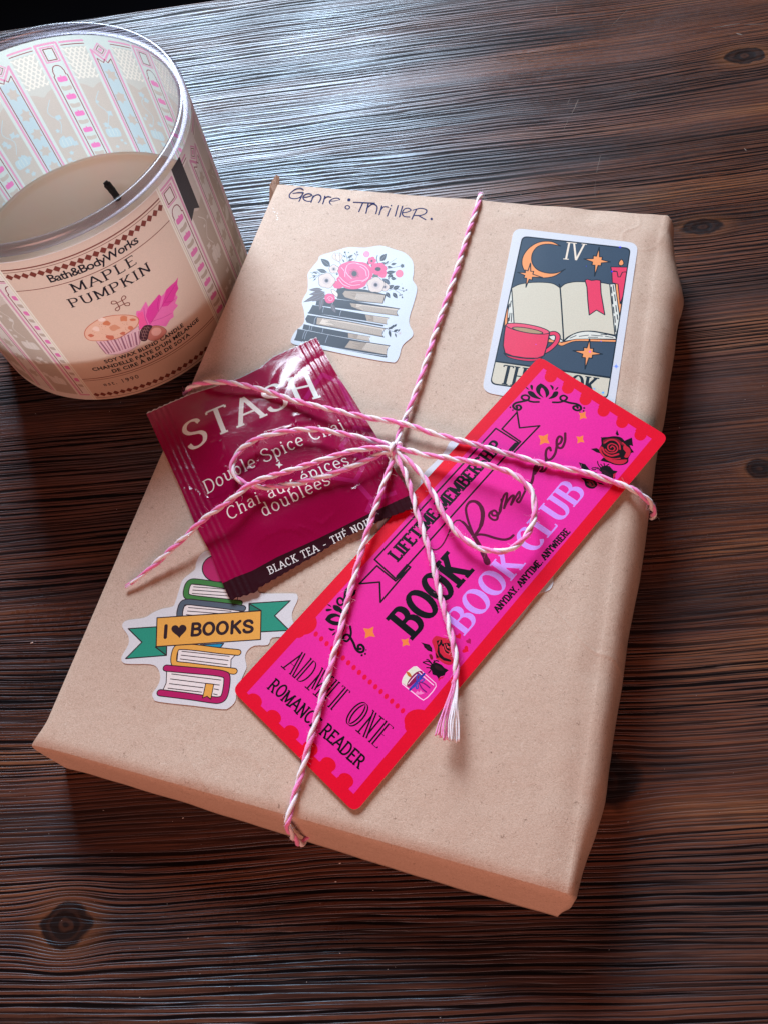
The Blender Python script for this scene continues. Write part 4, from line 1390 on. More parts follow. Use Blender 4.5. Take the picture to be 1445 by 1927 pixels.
def ticket():
    root = empty('ticket_bookmark', at(850, 1100, BZ) + (BZ,))
    tag(root, 'bright pink and red admit-one book club ticket tucked under the twine', 'bookmark')
    f = lambda x, y: at(x, y, BZ)
    a = Art(f, 'card')
    red, pink, blk, mar, lil = (222, 8, 42), (228, 38, 148), (10, 6, 12), (84, 8, 44), (206, 146, 236)
    orn = (238, 128, 62)
    out = rrect([f(1014.5, 670.5), f(1258, 822), f(668, 1531), f(436.5, 1299)], 3.0)
    slab('card', out, BZ - .35, BZ - .03, ink((226, 200, 180)), root)
    a.poly('red_border', red, out, mm=True)
    a.poly('pink_ground', pink, [(1022, 693), (1226, 825.5), (665.7, 1494.5), (465, 1304)])
    for c in ((1035.5, 709), (1068, 730.5), (1101, 752), (1135, 773.5), (1170, 795), (1204.5, 818.6)):
        SE = 'scallop#%d' % c[1]
        a.disc(SE, red, c, 11.3, 22, 10.5)
        dx, dy = 33.5, 22
        a.poly(SE, red, [(c[0] - 10, c[1] - 8), (c[0] + 11, c[1] + 4), (c[0] + 14, c[1] - 10), (c[0] - 2, c[1] - 20)])
    for c in ((479, 1319), (515, 1350), (549, 1379), (584, 1409), (618, 1439), (651, 1469)):
        SE = 'scallop#%d' % c[1]
        a.disc(SE, red, c, 15.5, 24, 12.8, .68)
        a.poly(SE, red, [(c[0] - 15, c[1] - 7), (c[0] + 8, c[1] + 13), (c[0] - 2, c[1] + 26), (c[0] - 24, c[1] + 8)])
    a.disc('notch#0', red, (571, 1172), 26, 26, 23)
    a.disc('notch#0', red, (561, 1186), 15, 20)
    a.disc('notch#1', red, (787, 1357), 27, 26, 22)
    a.disc('notch#1', red, (775, 1367), 14, 20)
    a.disc('notch#1', red, (802, 1349), 13, 20)
    for k in range(17):
        x, y = tr(420, 1100, 2.89, [(505 + 29.4 * k, 270 + 26.1 * k)])[0]
        a.disc('perforation_dot#%d' % k, (226, 8, 62), (x, y), 4.0, 14, 5.3, .45)
    # ornament: drawn once in its own frame (origin at the petals' foot, +y up through the tip)
    c0, c1 = Vector((607, 500)), Vector((555, 295))
    up = (c1 - c0).normalized(); rt = Vector((-up.y, up.x))

    def loc(p):
        v = Vector(p) - c0
        return (v.dot(rt) / 7.225, v.dot(up) / 7.225)          # photo pixels
    shapes, lines_ = [], []
    shapes.append(('o', [(555, 295), (595, 320), (640, 370), (657, 430), (640, 470), (620, 492), (615, 440), (600, 395), (570, 355), (555, 400), (560, 440), (595, 492), (550, 465), (515, 420), (505, 370), (520, 330)]))
    for P in ([(415, 415), (440, 405), (480, 420), (520, 470), (570, 510), (520, 508), (460, 485), (425, 450)], [(757, 410), (735, 398), (705, 410), (685, 460), (648, 503), (700, 495), (745, 460)],
              [(388, 355), (405, 358), (432, 388), (405, 380)], [(440, 328), (460, 322), (472, 345), (466, 395), (445, 365)], [(660, 318), (680, 318), (703, 345), (694, 385), (675, 350)], [(755, 342), (740, 345), (718, 385), (745, 370)]):
        shapes.append(('s', P))
    lines_ = [([(545, 550), (480, 552), (430, 535), (435, 490), (400, 465), (360, 475), (352, 505), (385, 530), (425, 528)], 1.25), ([(425, 530), (360, 552), (290, 575), (262, 615), (285, 655), (330, 665), (352, 635), (330, 605), (298, 615), (308, 640)], 1.4),
              ([(700, 548), (770, 545), (830, 520), (855, 480), (820, 452), (785, 470), (785, 505), (815, 525)], 1.25), ([(815, 525), (890, 548), (960, 560), (1005, 590), (1008, 630), (970, 645), (932, 625), (932, 595), (965, 588), (975, 612)], 1.4)]
    dots = [(232, 635, 11), (262, 672, 10), (308, 686, 8), (1046, 610, 13), (1040, 648, 12), (1000, 665, 8)]

    def ornament(foot, tip, sc, mir=1):
        F0, F1 = Vector(f(*foot)), Vector(f(*tip))
        U = (F1 - F0).normalized(); V_ = Vector((U.y, -U.x)) * mir
        k = (F1 - F0).length / 29.3 * sc

        def mp(p):
            l = loc(p)
            q = F0 + V_ * (l[0] * k) + U * (l[1] * k)
            return (q.x, q.y)
        og = 'ornament#%d' % foot[0]
        for kind, P in shapes:
            a._add(og, blk, [mp(p) for p in smooth_line(P, 3, True)] if kind == 's' else [mp(p) for p in P[:1]] + [mp(p) for p in smooth_line(P[0:6], 3)[1:]] + [mp(p) for p in smooth_line(P[5:13], 3)[1:]] + [mp(p) for p in smooth_line(P[12:] + P[:1], 3)[1:-1]])
        for P, wd in lines_:
            for g in stroke([mp(p) for p in smooth_line(P, 5)], wd * 3.6 * k * .6 + .16): a._add(og, blk, g)
        for x, y, r in dots:
            a._add(og, blk, disc(mp((x, y)), r / 7.225 * k, 10))
    ornament((1024.2, 749.5), (1016.8, 720.8), 1.0)
    ornament((648, 1166), (606, 1166), .86, -1)
    # ribbon banner
    lw = .58

    def L_(pts, w=lw, closed=False): a.line('banner_outline', blk, pts, w, closed=closed, cap=not closed)
    L_([(705, 1053), (932.5, 806), (974, 832), (744, 1089)], closed=True)
    L_([(944, 807), (972.5, 775.5), (977, 805), (1015, 801), (967, 851)]); L_([(944, 807), (979, 831), (964, 848)]); L_([(970, 835), (957, 849)], 1.1)
    L_([(709.6, 1064.7), (676.5, 1098.7), (714.5, 1095.5), (716, 1133.5), (772, 1067.5), (765, 1063)]); L_([(709.6, 1064.7), (744, 1093.5), (772, 1067.5)]); L_([(748, 1085), (765, 1066)], 1.1)
    letters(a, 'lettering', blk, 'LIFETIME MEMBERSHIP', (748.5, 1056), (946, 840), (731, 1041), .25, .18, .09, .15, space=.09)
    letters(a, 'lettering', blk, 'BOOK', (776, 1200), (886, 1076), (732, 1162), .215, .14, .075, .13, space=.12)
    letters(a, 'lettering', lil, 'BOOK CLUB', (874, 1194), (1101, 927), (843, 1156), .23, .07, .075, .06, space=.12)
    letters(a, 'lettering', blk, 'ANYDAY. ANYTIME. ANYWHERE', (937, 1153), (1073, 1001), (930, 1142), .26, .20, .07, .15, space=.09)
    letters(a, 'lettering', blk, 'ADMIT ONE', (533, 1257), (710, 1409), (568, 1225), .20, .07, .03, .05, space=.24, inline=(.32, pink))
    letters(a, 'lettering', blk, 'ROMANCE READER', (504, 1294), (676, 1446), (515, 1273), .17, .155, .03, .10, space=.09, jitter=.12, cap=True)
    # flowing script word
    Z = lambda pts: tr(800, 780, 4.817, pts)

    def sc_(pts, wd): a.line('script_word', mar, Z(pts), wd, smooth=5)
    sc_([(30, 1185), (60, 1222), (110, 1222), (160, 1175), (205, 1090), (240, 1010), (275, 965), (310, 958)], .5)
    sc_([(310, 958), (355, 990), (410, 1060), (455, 1130), (500, 1210), (535, 1280), (562, 1340)], [.6, .9, 1.2, 1.3, 1.4, 1.7, 2.0])
    sc_([(450, 1120), (410, 1030), (378, 930), (368, 850), (400, 795), (455, 790), (500, 830), (520, 900), (508, 990), (475, 1060), (435, 1100)], [.7, .8, .8, .8, 1.0, 1.2, 1.4, 1.3, 1.0, .7])
    sc_([(440, 1102), (490, 1088), (550, 1095), (630, 1120), (710, 1135), (765, 1122), (797, 1096)], .85)
    sc_([(622, 868), (585, 890), (578, 925), (615, 955), (648, 950), (655, 910), (632, 872), (600, 885), (612, 915), (650, 910), (680, 870)], .75)
    sc_([(650, 925), (682, 870), (690, 800), (688, 770)], .7)
    sc_([(672, 868), (690, 800), (712, 735), (738, 712), (735, 760), (712, 850), (735, 800), (775, 745), (800, 735), (790, 780), (775, 818), (810, 760), (850, 700), (855, 740), (828, 780), (850, 795), (878, 745), (905, 690)], .75)
    sc_([(905, 690), (900, 640), (935, 620), (960, 635), (925, 680), (950, 650), (975, 590), (978, 530)], .7)
    sc_([(958, 625), (975, 560), (990, 480), (1012, 460), (1005, 500), (990, 540), (1030, 480), (1055, 460), (1060, 490), (1040, 515), (1075, 512), (1100, 470), (1090, 400), (1095, 330)], .75)
    sc_([(1135, 325), (1125, 298), (1098, 320), (1090, 370), (1105, 408), (1140, 402), (1175, 355), (1190, 290)], .85)
    sc_([(1190, 290), (1192, 230), (1215, 198), (1238, 215), (1225, 255), (1195, 275), (1205, 300), (1240, 298), (1265, 240), (1267, 170)], .85)

    def spark(c, r):
        x, y = c
        r *= 1.25
        th = -.15
        P = []
        for k in range(8):
            rr = r * (1.25 if k % 2 else .62)
            an = th + k * PI / 4
            P.append((x + rr * math.cos(an), y + rr * math.sin(an)))
        a.poly('orange_sparkle#%d' % x, orn, P)
    for c, r in (((695, 1190.6), 9), ((762.6, 1209), 6.5), ((1023, 826.7), 8.5), ((1096, 781.7), 6.2), ((1091.5, 826.7), 6.2)): spark(c, r)
    # roses
    dk, rr_, rd, rm = (16, 6, 12), (196, 30, 56), (122, 14, 34), (44, 14, 26)
    Q = lambda pts: tr(1040, 760, 6.568, pts)

    def P_(tg, col, pts, sm=0): a.poly(tg, col, pts, smooth=sm)
    for pts in ([(465, 555), (540, 545), (580, 570), (590, 612), (540, 600)], [(585, 700), (625, 662), (680, 690), (712, 732), (640, 715)], [(885, 455), (940, 430), (978, 415), (985, 480), (992, 520), (940, 510)], [(960, 540), (1005, 598), (960, 608), (940, 570)], [(775, 365), (793, 318), (818, 385), (790, 392)], [(318, 722), (400, 745), (460, 820), (400, 825), (350, 790)], [(590, 410), (640, 420), (680, 440), (620, 480)]):
        P_('printed_rose', dk, Q(pts))
    P_('printed_rose', dk, Q(smooth_line([(600, 420), (680, 408), (760, 398), (840, 412), (890, 460), (940, 500), (968, 560), (960, 620), (935, 670), (930, 720), (880, 752), (800, 758), (720, 738), (660, 690), (590, 620), (570, 560), (600, 500)], 3, True)))
    P_('printed_rose', rr_, Q([(570, 560), (605, 520), (600, 580), (640, 640), (740, 690), (850, 690), (920, 690), (880, 735), (800, 745), (720, 720), (650, 680), (590, 610)]), 2)
    P_('printed_rose', rr_, Q([(880, 510), (940, 540), (962, 590), (930, 660), (880, 655), (905, 600), (870, 560)]), 2)
    P_('printed_rose', rd, Q([(620, 450), (700, 425), (790, 430), (850, 470), (880, 520), (840, 500), (760, 455), (680, 455), (630, 500)]), 2)
    for q, wd in (([(640, 480), (700, 445), (770, 450), (820, 500), (830, 560)], .5), ([(610, 540), (640, 600), (720, 640), (810, 620)], .6), ([(645, 560), (690, 600), (760, 600), (800, 560), (780, 510), (720, 490), (680, 520), (690, 565), (740, 580), (765, 550), (735, 520), (712, 540)], .4), ([(640, 650), (740, 680), (830, 672)], .4), ([(860, 480), (900, 520), (880, 560)], .4)):
        a.line('printed_rose', rr_, Q(q), wd, smooth=4)
    P_('printed_rose', dk, Q([(575, 790), (640, 760), (700, 770), (745, 820), (800, 832), (770, 870), (770, 920), (700, 930), (640, 890), (600, 850)]))
    P_('printed_rose', rm, Q([(600, 810), (650, 820), (720, 880), (735, 910), (660, 880), (615, 850)]))
    P_('printed_rose', rr_, Q([(745, 870), (780, 850), (770, 900), (745, 925)]))
    for q in ([(600, 800), (560, 750), (552, 710)], [(620, 780), (590, 745)], [(640, 765), (630, 735)], [(590, 830), (550, 790), (490, 790)], [(480, 800), (510, 815), (560, 790)], [(660, 765), (690, 745)], [(560, 880), (620, 860)], [(440, 880), (520, 850), (570, 880)]):
        a.line('printed_rose', dk, Q(q), .35, smooth=3)
    P_('printed_rose', dk, Q(smooth_line([(340, 910), (430, 925), (520, 950), (550, 1000), (510, 1045), (450, 1045), (400, 1010), (385, 950)], 2, True)))
    for q in ([(420, 950), (480, 960), (510, 1000)], [(430, 990), (480, 1020), (520, 1010)], [(450, 970), (470, 1000)]): a.line('printed_rose', rd, Q(q), .4, smooth=3)
    P_('printed_rose', dk, Q([(530, 965), (600, 975), (640, 1005), (580, 992)]))
    # lower rose, hearts, little jar
    Y = lambda pts: tr(740, 1170, 8.028, pts)
    P_('printed_rose#1', dk, Y([(412, 312), (470, 330), (540, 345), (582, 400), (585, 460), (520, 440), (465, 390), (450, 350)]))
    P_('printed_rose#1', rm, Y([(480, 350), (540, 375), (572, 440), (510, 410)]))
    P_('printed_rose#1', rr_, Y([(580, 290), (640, 215), (740, 240), (830, 260), (930, 330), (960, 450), (940, 560), (870, 655), (770, 640), (700, 590), (640, 560), (630, 460), (600, 360)]), 2)
    for pts in ([(650, 290), (730, 270), (740, 330), (690, 380), (700, 470), (760, 540), (870, 580), (870, 610), (760, 590), (690, 540), (660, 460), (670, 380)], [(720, 340), (800, 320), (860, 330), (850, 420), (830, 500), (790, 480), (750, 420)], [(630, 460), (660, 500), (690, 545), (650, 550)], [(820, 640), (860, 650), (700, 600)]):
        P_('printed_rose#1', dk, Y(pts))
    for q in ([(770, 350), (790, 420), (850, 460)], [(800, 340), (820, 390), (860, 400)], [(700, 290), (680, 340)], [(745, 380), (780, 470), (850, 500)], [(810, 370), (835, 380)]): a.line('printed_rose#1', (214, 50, 70), Y(q), .3, smooth=3)
    P_('printed_rose#1', rd, Y([(535, 500), (575, 495), (598, 550), (580, 580), (555, 560)]), 2)
    P_('printed_rose#1', dk, Y([(570, 640), (640, 615), (720, 650), (770, 700), (835, 735), (790, 770), (770, 815), (710, 830), (680, 870), (650, 820), (590, 800), (575, 740), (545, 710)]))
    P_('printed_rose#1', rm, Y([(620, 650), (700, 680), (760, 740), (680, 735), (630, 700)]), 2)
    P_('printed_rose#1', rr_, Y([(700, 850), (770, 820), (740, 860), (715, 862), (683, 905), (672, 870)]))
    for q in ([(590, 650), (520, 600), (445, 615)], [(580, 640), (530, 580), (500, 575)], [(570, 670), (520, 650), (450, 620)], [(600, 620), (640, 590), (680, 600)], [(560, 700), (500, 695)], [(560, 740), (530, 775)], [(620, 620), (610, 590)]):
        a.line('printed_rose#1', dk, Y(q), .35, smooth=3)
    for c, w_, h_, ro, cl in (((985, 222), 88, 90, -.55, (222, 8, 50)), ((1138, 298), 78, 88, -.6, (170, 20, 80)), ((1090, 425), 120, 92, -1.0, (222, 8, 50))):
        P_('printed_heart#%d' % c[0], cl, Y(heart(c, w_, h_, ro)))
    J = 'printed_jar'
    P_(J, (250, 206, 232), Y([(125, 900), (150, 830), (210, 750), (300, 680), (350, 672), (640, 930), (650, 980), (600, 1060), (520, 1150), (450, 1195), (400, 1165), (130, 950)]))
    P_(J, (226, 44, 150), Y([(140, 905), (165, 840), (220, 760), (300, 695), (345, 685), (632, 936), (638, 975), (590, 1050), (512, 1138), (452, 1180), (410, 1155), (142, 940)]))
    P_(J, (226, 220, 200), Y([(128, 905), (160, 830), (215, 755), (300, 685), (345, 680), (410, 740), (350, 760), (270, 830), (210, 920), (200, 975), (130, 925)]), 0)
    P_(J, (140, 20, 80), Y([(205, 975), (212, 920), (270, 830), (350, 760), (420, 745), (440, 780), (380, 860), (300, 940), (240, 985)]), 2)
    P_(J, (190, 104, 40), Y([(190, 750), (240, 770), (272, 815), (262, 842), (225, 825), (205, 795)]), 2)
    for q, cl, wd in (([(225, 940), (290, 860), (350, 800)], (246, 200, 226), .25), ([(385, 765), (500, 870), (605, 960)], (250, 206, 232), .25), ([(465, 790), (400, 860), (330, 940), (250, 1030)], (44, 52, 150), .7), ([(365, 910), (350, 850), (380, 800), (400, 830), (375, 900), (430, 860), (465, 880), (420, 915), (370, 905)], (60, 70, 170), .4),
                      ([(360, 920), (300, 960), (270, 1000), (310, 990), (360, 930), (370, 1000), (345, 1010), (340, 960)], (60, 70, 170), .4), ([(385, 930), (430, 1010), (495, 1065)], (120, 20, 110), .4), ([(400, 915), (470, 940), (545, 1000)], (120, 20, 110), .4)):
        a.line(J, cl, Y(q), wd, smooth=4)
    P_(J, (240, 130, 190), Y([(330, 1085), (360, 1045), (390, 1070), (410, 1035), (430, 1065), (470, 1080), (420, 1100), (360, 1105)]))
    a.build(root, z=BZ)


ticket()


# ================================================================== THE TEA SACHET
TZ = PZ + 1.6
SQ = [Vector(at(x, y, TZ)) for x, y in ((276, 776), (595, 631), (777, 958), (432, 1128))]     # TL TR BR BL
TBASE = TZ


def sachet_h(x, y):
    """height of the foil over its own base plane, arrays in mm; ribs, pillow and crumple"""
    x = np.asarray(x, float); y = np.asarray(y, float)
    TL, TR_, BR, BL = SQ
    u = np.full_like(x, .5); v = np.full_like(x, .5)
    for _ in range(6):
        ax, ay = TL.x + (TR_.x - TL.x) * u, TL.y + (TR_.y - TL.y) * u
        bx, by = BL.x + (BR.x - BL.x) * u, BL.y + (BR.y - BL.y) * u
        rx, ry = x - (ax + (bx - ax) * v), y - (ay + (by - ay) * v)
        dux, duy = (TR_.x - TL.x) * (1 - v) + (BR.x - BL.x) * v, (TR_.y - TL.y) * (1 - v) + (BR.y - BL.y) * v
        dvx, dvy = bx - ax, by - ay
        det = dux * dvy - duy * dvx
        u = u + (rx * dvy - ry * dvx) / det
        v = v + (dux * ry - duy * rx) / det
    W_, H_ = 63.0, 66.0
    eL, eR, eT, eB = u * W_, (1 - u) * W_, v * H_, (1 - v) * H_
    inner = vstep(np.minimum(eL, eR), 6.5, 20) * vstep(np.minimum(eT, eB), 2.0, 15)
    h = 2.4 * inner
    for e in (eL, eR):      # crimped heat seals: four fine ribs each side
        k = vstep(e, .3, 1.4) * (1 - vstep(e, 7.2, 8.2))
        h = h + .075 * np.sin(e * 2 * PI / 1.9) * k
    n1 = vnoise(x * .06, y * .06, 1)
    n2 = vnoise(x * .15 + n1, y * .15, 2)
    n3 = vnoise(x * .10 + n2 * .3, y * .13 + n1, 3)
    cr = np.maximum(0, 1 - np.abs(n3) * 5) ** 2        # sharp little creases
    gate = vstep(vnoise(x * .05 + 9, y * .05, 4), -.1, .5)
    h = h + (.22 * n1 + .09 * n2 + .36 * cr * gate) * (.2 + .8 * inner)
    # diagonal pull lines under the top right corner
    z_ = vstep(v, .03, .12) * (1 - vstep(v, .16, .44)) * vstep(u, .42, .70)
    h = h + .20 * np.abs(np.sin((u * 6.5 + v * 11 + .6 * n1) * 2.1)) * z_
    h = h + .05 * np.sin(u * 40 + 3 * n1) * (1 - vstep(v, 0, .10))
    h = h + 1.0 * vstep(u, .55, 1) * vstep(v, .35, .9) + .5 * (1 - vstep(v, 0, .25)) * (1 - vstep(u, 0, .4))
    return h


def sachet_warp(x, y):
    e = .10
    h = sachet_h(x, y)
    hx = (sachet_h(x + e, y) - sachet_h(x - e, y)) / (2 * e)
    hy = (sachet_h(x, y + e) - sachet_h(x, y - e)) / (2 * e)
    n = np.stack([-hx, -hy, np.ones_like(h)], 1)
    n /= np.linalg.norm(n, axis=1)[:, None]
    return np.stack([x, y, TBASE + h], 1), n


def sachet():
    root = empty('tea_sachet', at(530, 880, TBASE) + (TBASE,))
    tag(root, 'crumpled crimson foil tea sachet with white lettering and dark brown foot band', 'tea bag')
    f = lambda x, y: at(x, y, TZ + 1.6)
    crim, crim2, brown, white = (146, 4, 60), (160, 16, 80), (48, 16, 24), (232, 224, 218)

    # outline with pinked top edge
    def edge(p, q, n, amp, rnd):
        out = []
        for k in range(n):
            t = k / n
            b = Vector(p).lerp(Vector(q), t)
            d = (Vector(q) - Vector(p)).normalized()
            nn = Vector((-d.y, d.x))
            out.append(tuple(b + nn * (amp * ((k % 2) - .5) + rnd.uniform(-.06, .06))))
        return out
    rnd = random.Random(5)
    g = lambda x, y: at(x, y, TZ + .6)
    topP = [g(*p) for p in ((275, 777), (356, 740), (449, 709), (488, 690), (511, 670), (594.6, 631.6))]
    rgtP = [g(*p) for p in ((594.6, 631.6), (627.6, 693.6), (658.6, 741), (705, 815), (744, 887), (773, 930), (778, 957))]
    botP = [g(*p) for p in ((778, 957), (724.5, 976.6), (647, 1011), (569, 1058), (488, 1104.5), (484, 1112), (432, 1128))]
    lftP = [g(*p) for p in ((432, 1128), (418, 1097), (395, 1039), (368, 988), (341, 922), (302, 837), (275, 777))]
    out = []
    for seq, step, amp in ((topP, 1.0, .42), (rgtP, 4, .0), (botP, 1.1, .38), (lftP, 4, .0)):
        for i in range(len(seq) - 1):
            L = (Vector(seq[i + 1]) - Vector(seq[i])).length
            out += edge(seq[i], seq[i + 1], max(1, int(L / step)), amp, rnd)
    a = Art(f, 'foil')
    a.poly('foil_wrapper', crim, out, mm=True)
    # silver cut edge along the top
    st = stroke([tuple(Vector(p)) for p in topP], .75, cap=False)
    for q in st: a._add('cut_edge', (198, 190, 194), q)
    # faint tone-on-tone star lattice
    for q in ([(640, 840), (690, 862), (735, 858), (765, 880)], [(640, 840), (668, 800), (712, 812)], [(690, 862), (668, 905), (700, 940), (745, 925)], [(735, 858), (700, 826), (712, 812)], [(590, 720), (606, 700), (640, 716), (660, 760), (690, 790)], [(560, 690), (590, 720), (575, 750)], [(610, 900), (668, 905)], [(640, 765), (660, 760)], [(700, 940), (690, 962)]):
        a.line('star_lattice', (164, 26, 92), q, 1.6, cap=False)
    a.poly('foot_band', brown, [(400, 1102), (414, 1095.5), (440, 1083), (472, 1071), (520, 1045), (600, 1009), (690, 966), (773, 929), (790, 921), (800, 985), (650, 1040), (430, 1150)])
    S = 'lettering'
    letters(a, S, white, 'STASH', (354, 845), (603, 741), (340, 797), .15, .075, .055, .07, space=.16)
    letters(a, S, white, 'Double Spice Chai', (387, 925), (650, 803), (377.5, 903), .095, .075, .05, .07, space=.09)
    a.poly(S, white, [(527, 870), (529, 875), (534, 877), (529, 879), (527, 884), (525, 879), (520, 877), (525, 875)])
    letters(a, S, white, 'Chai aux \u00e9pices', (430, 976), (658, 872), (422, 955), .095, .075, .05, .07, space=.09)
    letters(a, S, white, 'doubl\u00e9es', (497, 974), (624, 913), (488, 952), .095, .075, .05, .07, space=.09)
    letters(a, S, (226, 216, 212), 'BLACK TEA \u2013 TH\u00c9 NOIR', (506, 1077), (703, 983), (500.5, 1064.5), .12, .10, .10, .09, space=.20)
    TL, TR_, BR, BL = SQ
    for e in [k * .475 for k in range(1, 18)]:
        for uu in (e / 63.0, 1 - e / 63.0):
            p, q = TL.lerp(TR_, uu), BL.lerp(BR, uu)
            d = (q - p) * .03
            a.extra.append((tuple(p - d), tuple(q + d)))
    a.build(root, warp=sachet_warp, grid=(.8, .8))
    # underside: the sachet has a back as well
    p = ccw(out)
    cx = sum(q[0] for q in p) / len(p); cy = sum(q[1] for q in p) / len(p)
    V, F = [], []
    n = len(p)
    rings = (.998, .985, .9, .5)
    for k, s_ in enumerate(rings):
        for q in p:
            x, y = cx + (q[0] - cx) * s_, cy + (q[1] - cy) * s_
            hh = float(sachet_h(x, y))
            V.append((x, y, TBASE + (hh - .06 if k == 0 else min(hh, 0) - .45)))
    for k in range(len(rings) - 1):
        for i in range(n):
            F.append((k * n + i, (k + 1) * n + i, (k + 1) * n + (i + 1) % n, k * n + (i + 1) % n))
    F.append(tuple(reversed(range((len(rings) - 1) * n, len(rings) * n))))
    mesh('back_panel', V, F, ink((146, 4, 60), 'foil'), root)


sachet()


# ================================================================== THE TWINE
def spline3(pts, step=.35):
    """pts: 3-D mm -> evenly spaced samples on a smooth curve"""
    P = [Vector(p) for p in pts]
    out = []
    N = len(P)
    for i in range(N - 1):
        p0 = P[i - 1] if i > 0 else P[0] * 2 - P[1]
        p1, p2 = P[i], P[i + 1]
        p3 = P[i + 2] if i < N - 2 else P[-1] * 2 - P[-2]
        n = max(2, int((p2 - p1).length / step))
        for k in range(n):
            t = k / n
            out.append(0.5 * ((2 * p1) + (p2 - p0) * t + (2 * p0 - 5 * p1 + 4 * p2 - p3) * t * t + (3 * p1 - p0 - 3 * p2 + p3) * t ** 3))
    out.append(P[-1])
    return out


def frames(C):
    T = [(C[min(i + 1, len(C) - 1)] - C[max(i - 1, 0)]).normalized() for i in range(len(C))]
    n = T[0].cross(Vector((0, 0, 1)))
    if n.length < .1: n = T[0].cross(Vector((1, 0, 0)))
    n.normalize()
    out = []
    for t in T:
        n = (n - t * n.dot(t)).normalized()
        out.append((t, n, t.cross(n)))
    return out


def cotton(name, c1, c2):
    t = NT(name)
    v = t.obj()
    n1 = t.noise(v, 1700, 3, .6)
    n2 = t.noise(v, 160, 2, .5)
    c = t.mix(n1, lin(c1), lin(c2))
    t.l(t.mix(t.math('MULTIPLY', n2, .35), c, lin(c2)), t.b.inputs['Base Color'])
    t.b.inputs['Roughness'].default_value = .85
    t.b.inputs['Specular IOR Level'].default_value = .2
    t.b.inputs['Sheen Weight'].default_value = .35
    t.b.inputs['Sheen Roughness'].default_value = .5
    t.b.inputs['Subsurface Weight'].default_value = .4
    t.b.inputs['Subsurface Radius'].default_value = (.0012, .0008, .0008)
    t.b.inputs['Subsurface Scale'].default_value = 1.0
    t.l(t.bump(n1, .35, .0003), t.b.inputs['Normal'])
    return t.m


COT_P = cotton('pink_cotton', (240, 104, 174), (248, 156, 204))
COT_W = cotton('white_cotton', (244, 234, 234), (238, 214, 224))
FUZZ = []


def ply(V, F, MI, C, fr, phase0, rad, off, pitch, mat, seed, lobes=6, taper=None, flat=1.0):
    n = 15
    base = len(V)
    L = 0
    rn = random.Random(seed)
    ph_n = rn.uniform(0, 50)
    for i, (c, (t, a, b)) in enumerate(zip(C, fr)):
        if i: L += (C[i] - C[i - 1]).length
        wob = 1 + .16 * noise.noise(Vector((L * .35, ph_n, 0)))
        ang = phase0 + 2 * PI * L / pitch + 1.1 * noise.noise(Vector((L * .10, ph_n, 7)))
        o = a * math.cos(ang) + b * math.sin(ang)
        o2 = t.cross(o)
        tp = taper(i / (len(C) - 1)) if taper else 1
        cc = c + o * (off * tp)
        # the ply leans with the helix: its own section is a flattened lobed bundle of yarns
        for k in range(n):
            q = 2 * PI * k / n
            tw = q * lobes + L * 2 * PI / (pitch * .62)
            r = rad * wob * tp * (1 + .08 * math.cos(tw))
            V.append(tuple(cc + o * (math.cos(q) * r * .92) + o2 * (math.sin(q) * r * 1.12)))
        if rn.random() < .42:
            FUZZ.append((cc.copy(), (o * rn.uniform(-1, 1) + o2 * rn.uniform(-1, 1) + t * rn.uniform(-.6, .6)).normalized(), t.copy(), mat))
    m = len(C)
    for i in range(m - 1):
        for k in range(n):
            F.append((base + i * n + k, base + i * n + (k + 1) % n, base + (i + 1) * n + (k + 1) % n, base + (i + 1) * n + k))
            MI.append(mat)
    F.append(tuple(base + k for k in range(n))[::-1]); MI.append(mat)
    F.append(tuple(base + (m - 1) * n + k for k in range(n))); MI.append(mat)


def twine(name, pts, parent, phase=0.0, rad=.60, off=.45, pitch=10.5, taper=None, seed=1):
    C = spline3(pts)
    fr = frames(C)
    V, F, MI = [], [], []
    ply(V, F, MI, C, fr, phase, rad, off, pitch, 0, seed, taper=taper)
    ply(V, F, MI, C, fr, phase + PI, rad, off, pitch, 1, seed + 9, taper=taper)
    return mesh(name, V, F, [COT_P, COT_W], parent, MI)


def path(pts):
    """(photo x, photo y, height above the paper in mm) -> 3-D"""
    return [at(x, y, PZ + z) + (PZ + z,) for x, y, z in pts]


tw = empty('twine', at(742, 850, PZ + 3) + (PZ + 3,))
tag(tw, 'pink and white twisted cotton twine tied in a bow round the parcel', 'twine')
KX = (741, 848, 4.4)
# round the parcel lengthways: far half, near half
far = path([(905, 366, -16), (904, 367, -7), (903, 369, -.4), (896, 392, 1.0), (880, 440, 1.2), (855, 520, 1.3), (822, 615, 1.4), (795, 700, 1.6), (770, 770, 1.9), (754, 808, 2.4), (745, 838, 3.6), (742, 848, 4.0)])
twine('wrap_strand', far, tw, .3, pitch=11.5, seed=2)
near = path([(741, 848, 4.0), (738, 868, 4.2), (715, 930, 5.0), (690, 1005, 4.0), (668, 1080, 2.9), (650, 1148, 2.5), (636, 1205, 2.5), (612, 1290, 2.4), (592, 1365, 2.4), (573, 1436, 2.0), (562, 1473, 1.3), (551, 1512, 1.1), (543, 1543, .7), (541, 1552, -.4)])
e = Vector(at(545, 1551, PZ))
nF_ = Vector(((cBR - cBL).normalized().y, -(cBR - cBL).normalized().x))
dF_ = (cBR - cBL).normalized()
near += [tuple(e + nF_ * 1.9 + dF_ * .1) + (PZ - 3.0,), tuple(e + nF_ * 2.8 + dF_ * .4) + (PZ - 8,), tuple(e + nF_ * 3.6 + dF_ * .8) + (PZ - 14,), tuple(e + nF_ * 3.0 + dF_ * 1.5) + (PZ - 17,), tuple(e + nF_ * -.5 + dF_ * 2.0) + (PZ - 19,), tuple(e + nF_ * -5 + dF_ * 2.2) + (PZ - 19.5,)]
twine('wrap_strand', near, tw, 1.1, pitch=11.5, seed=3)
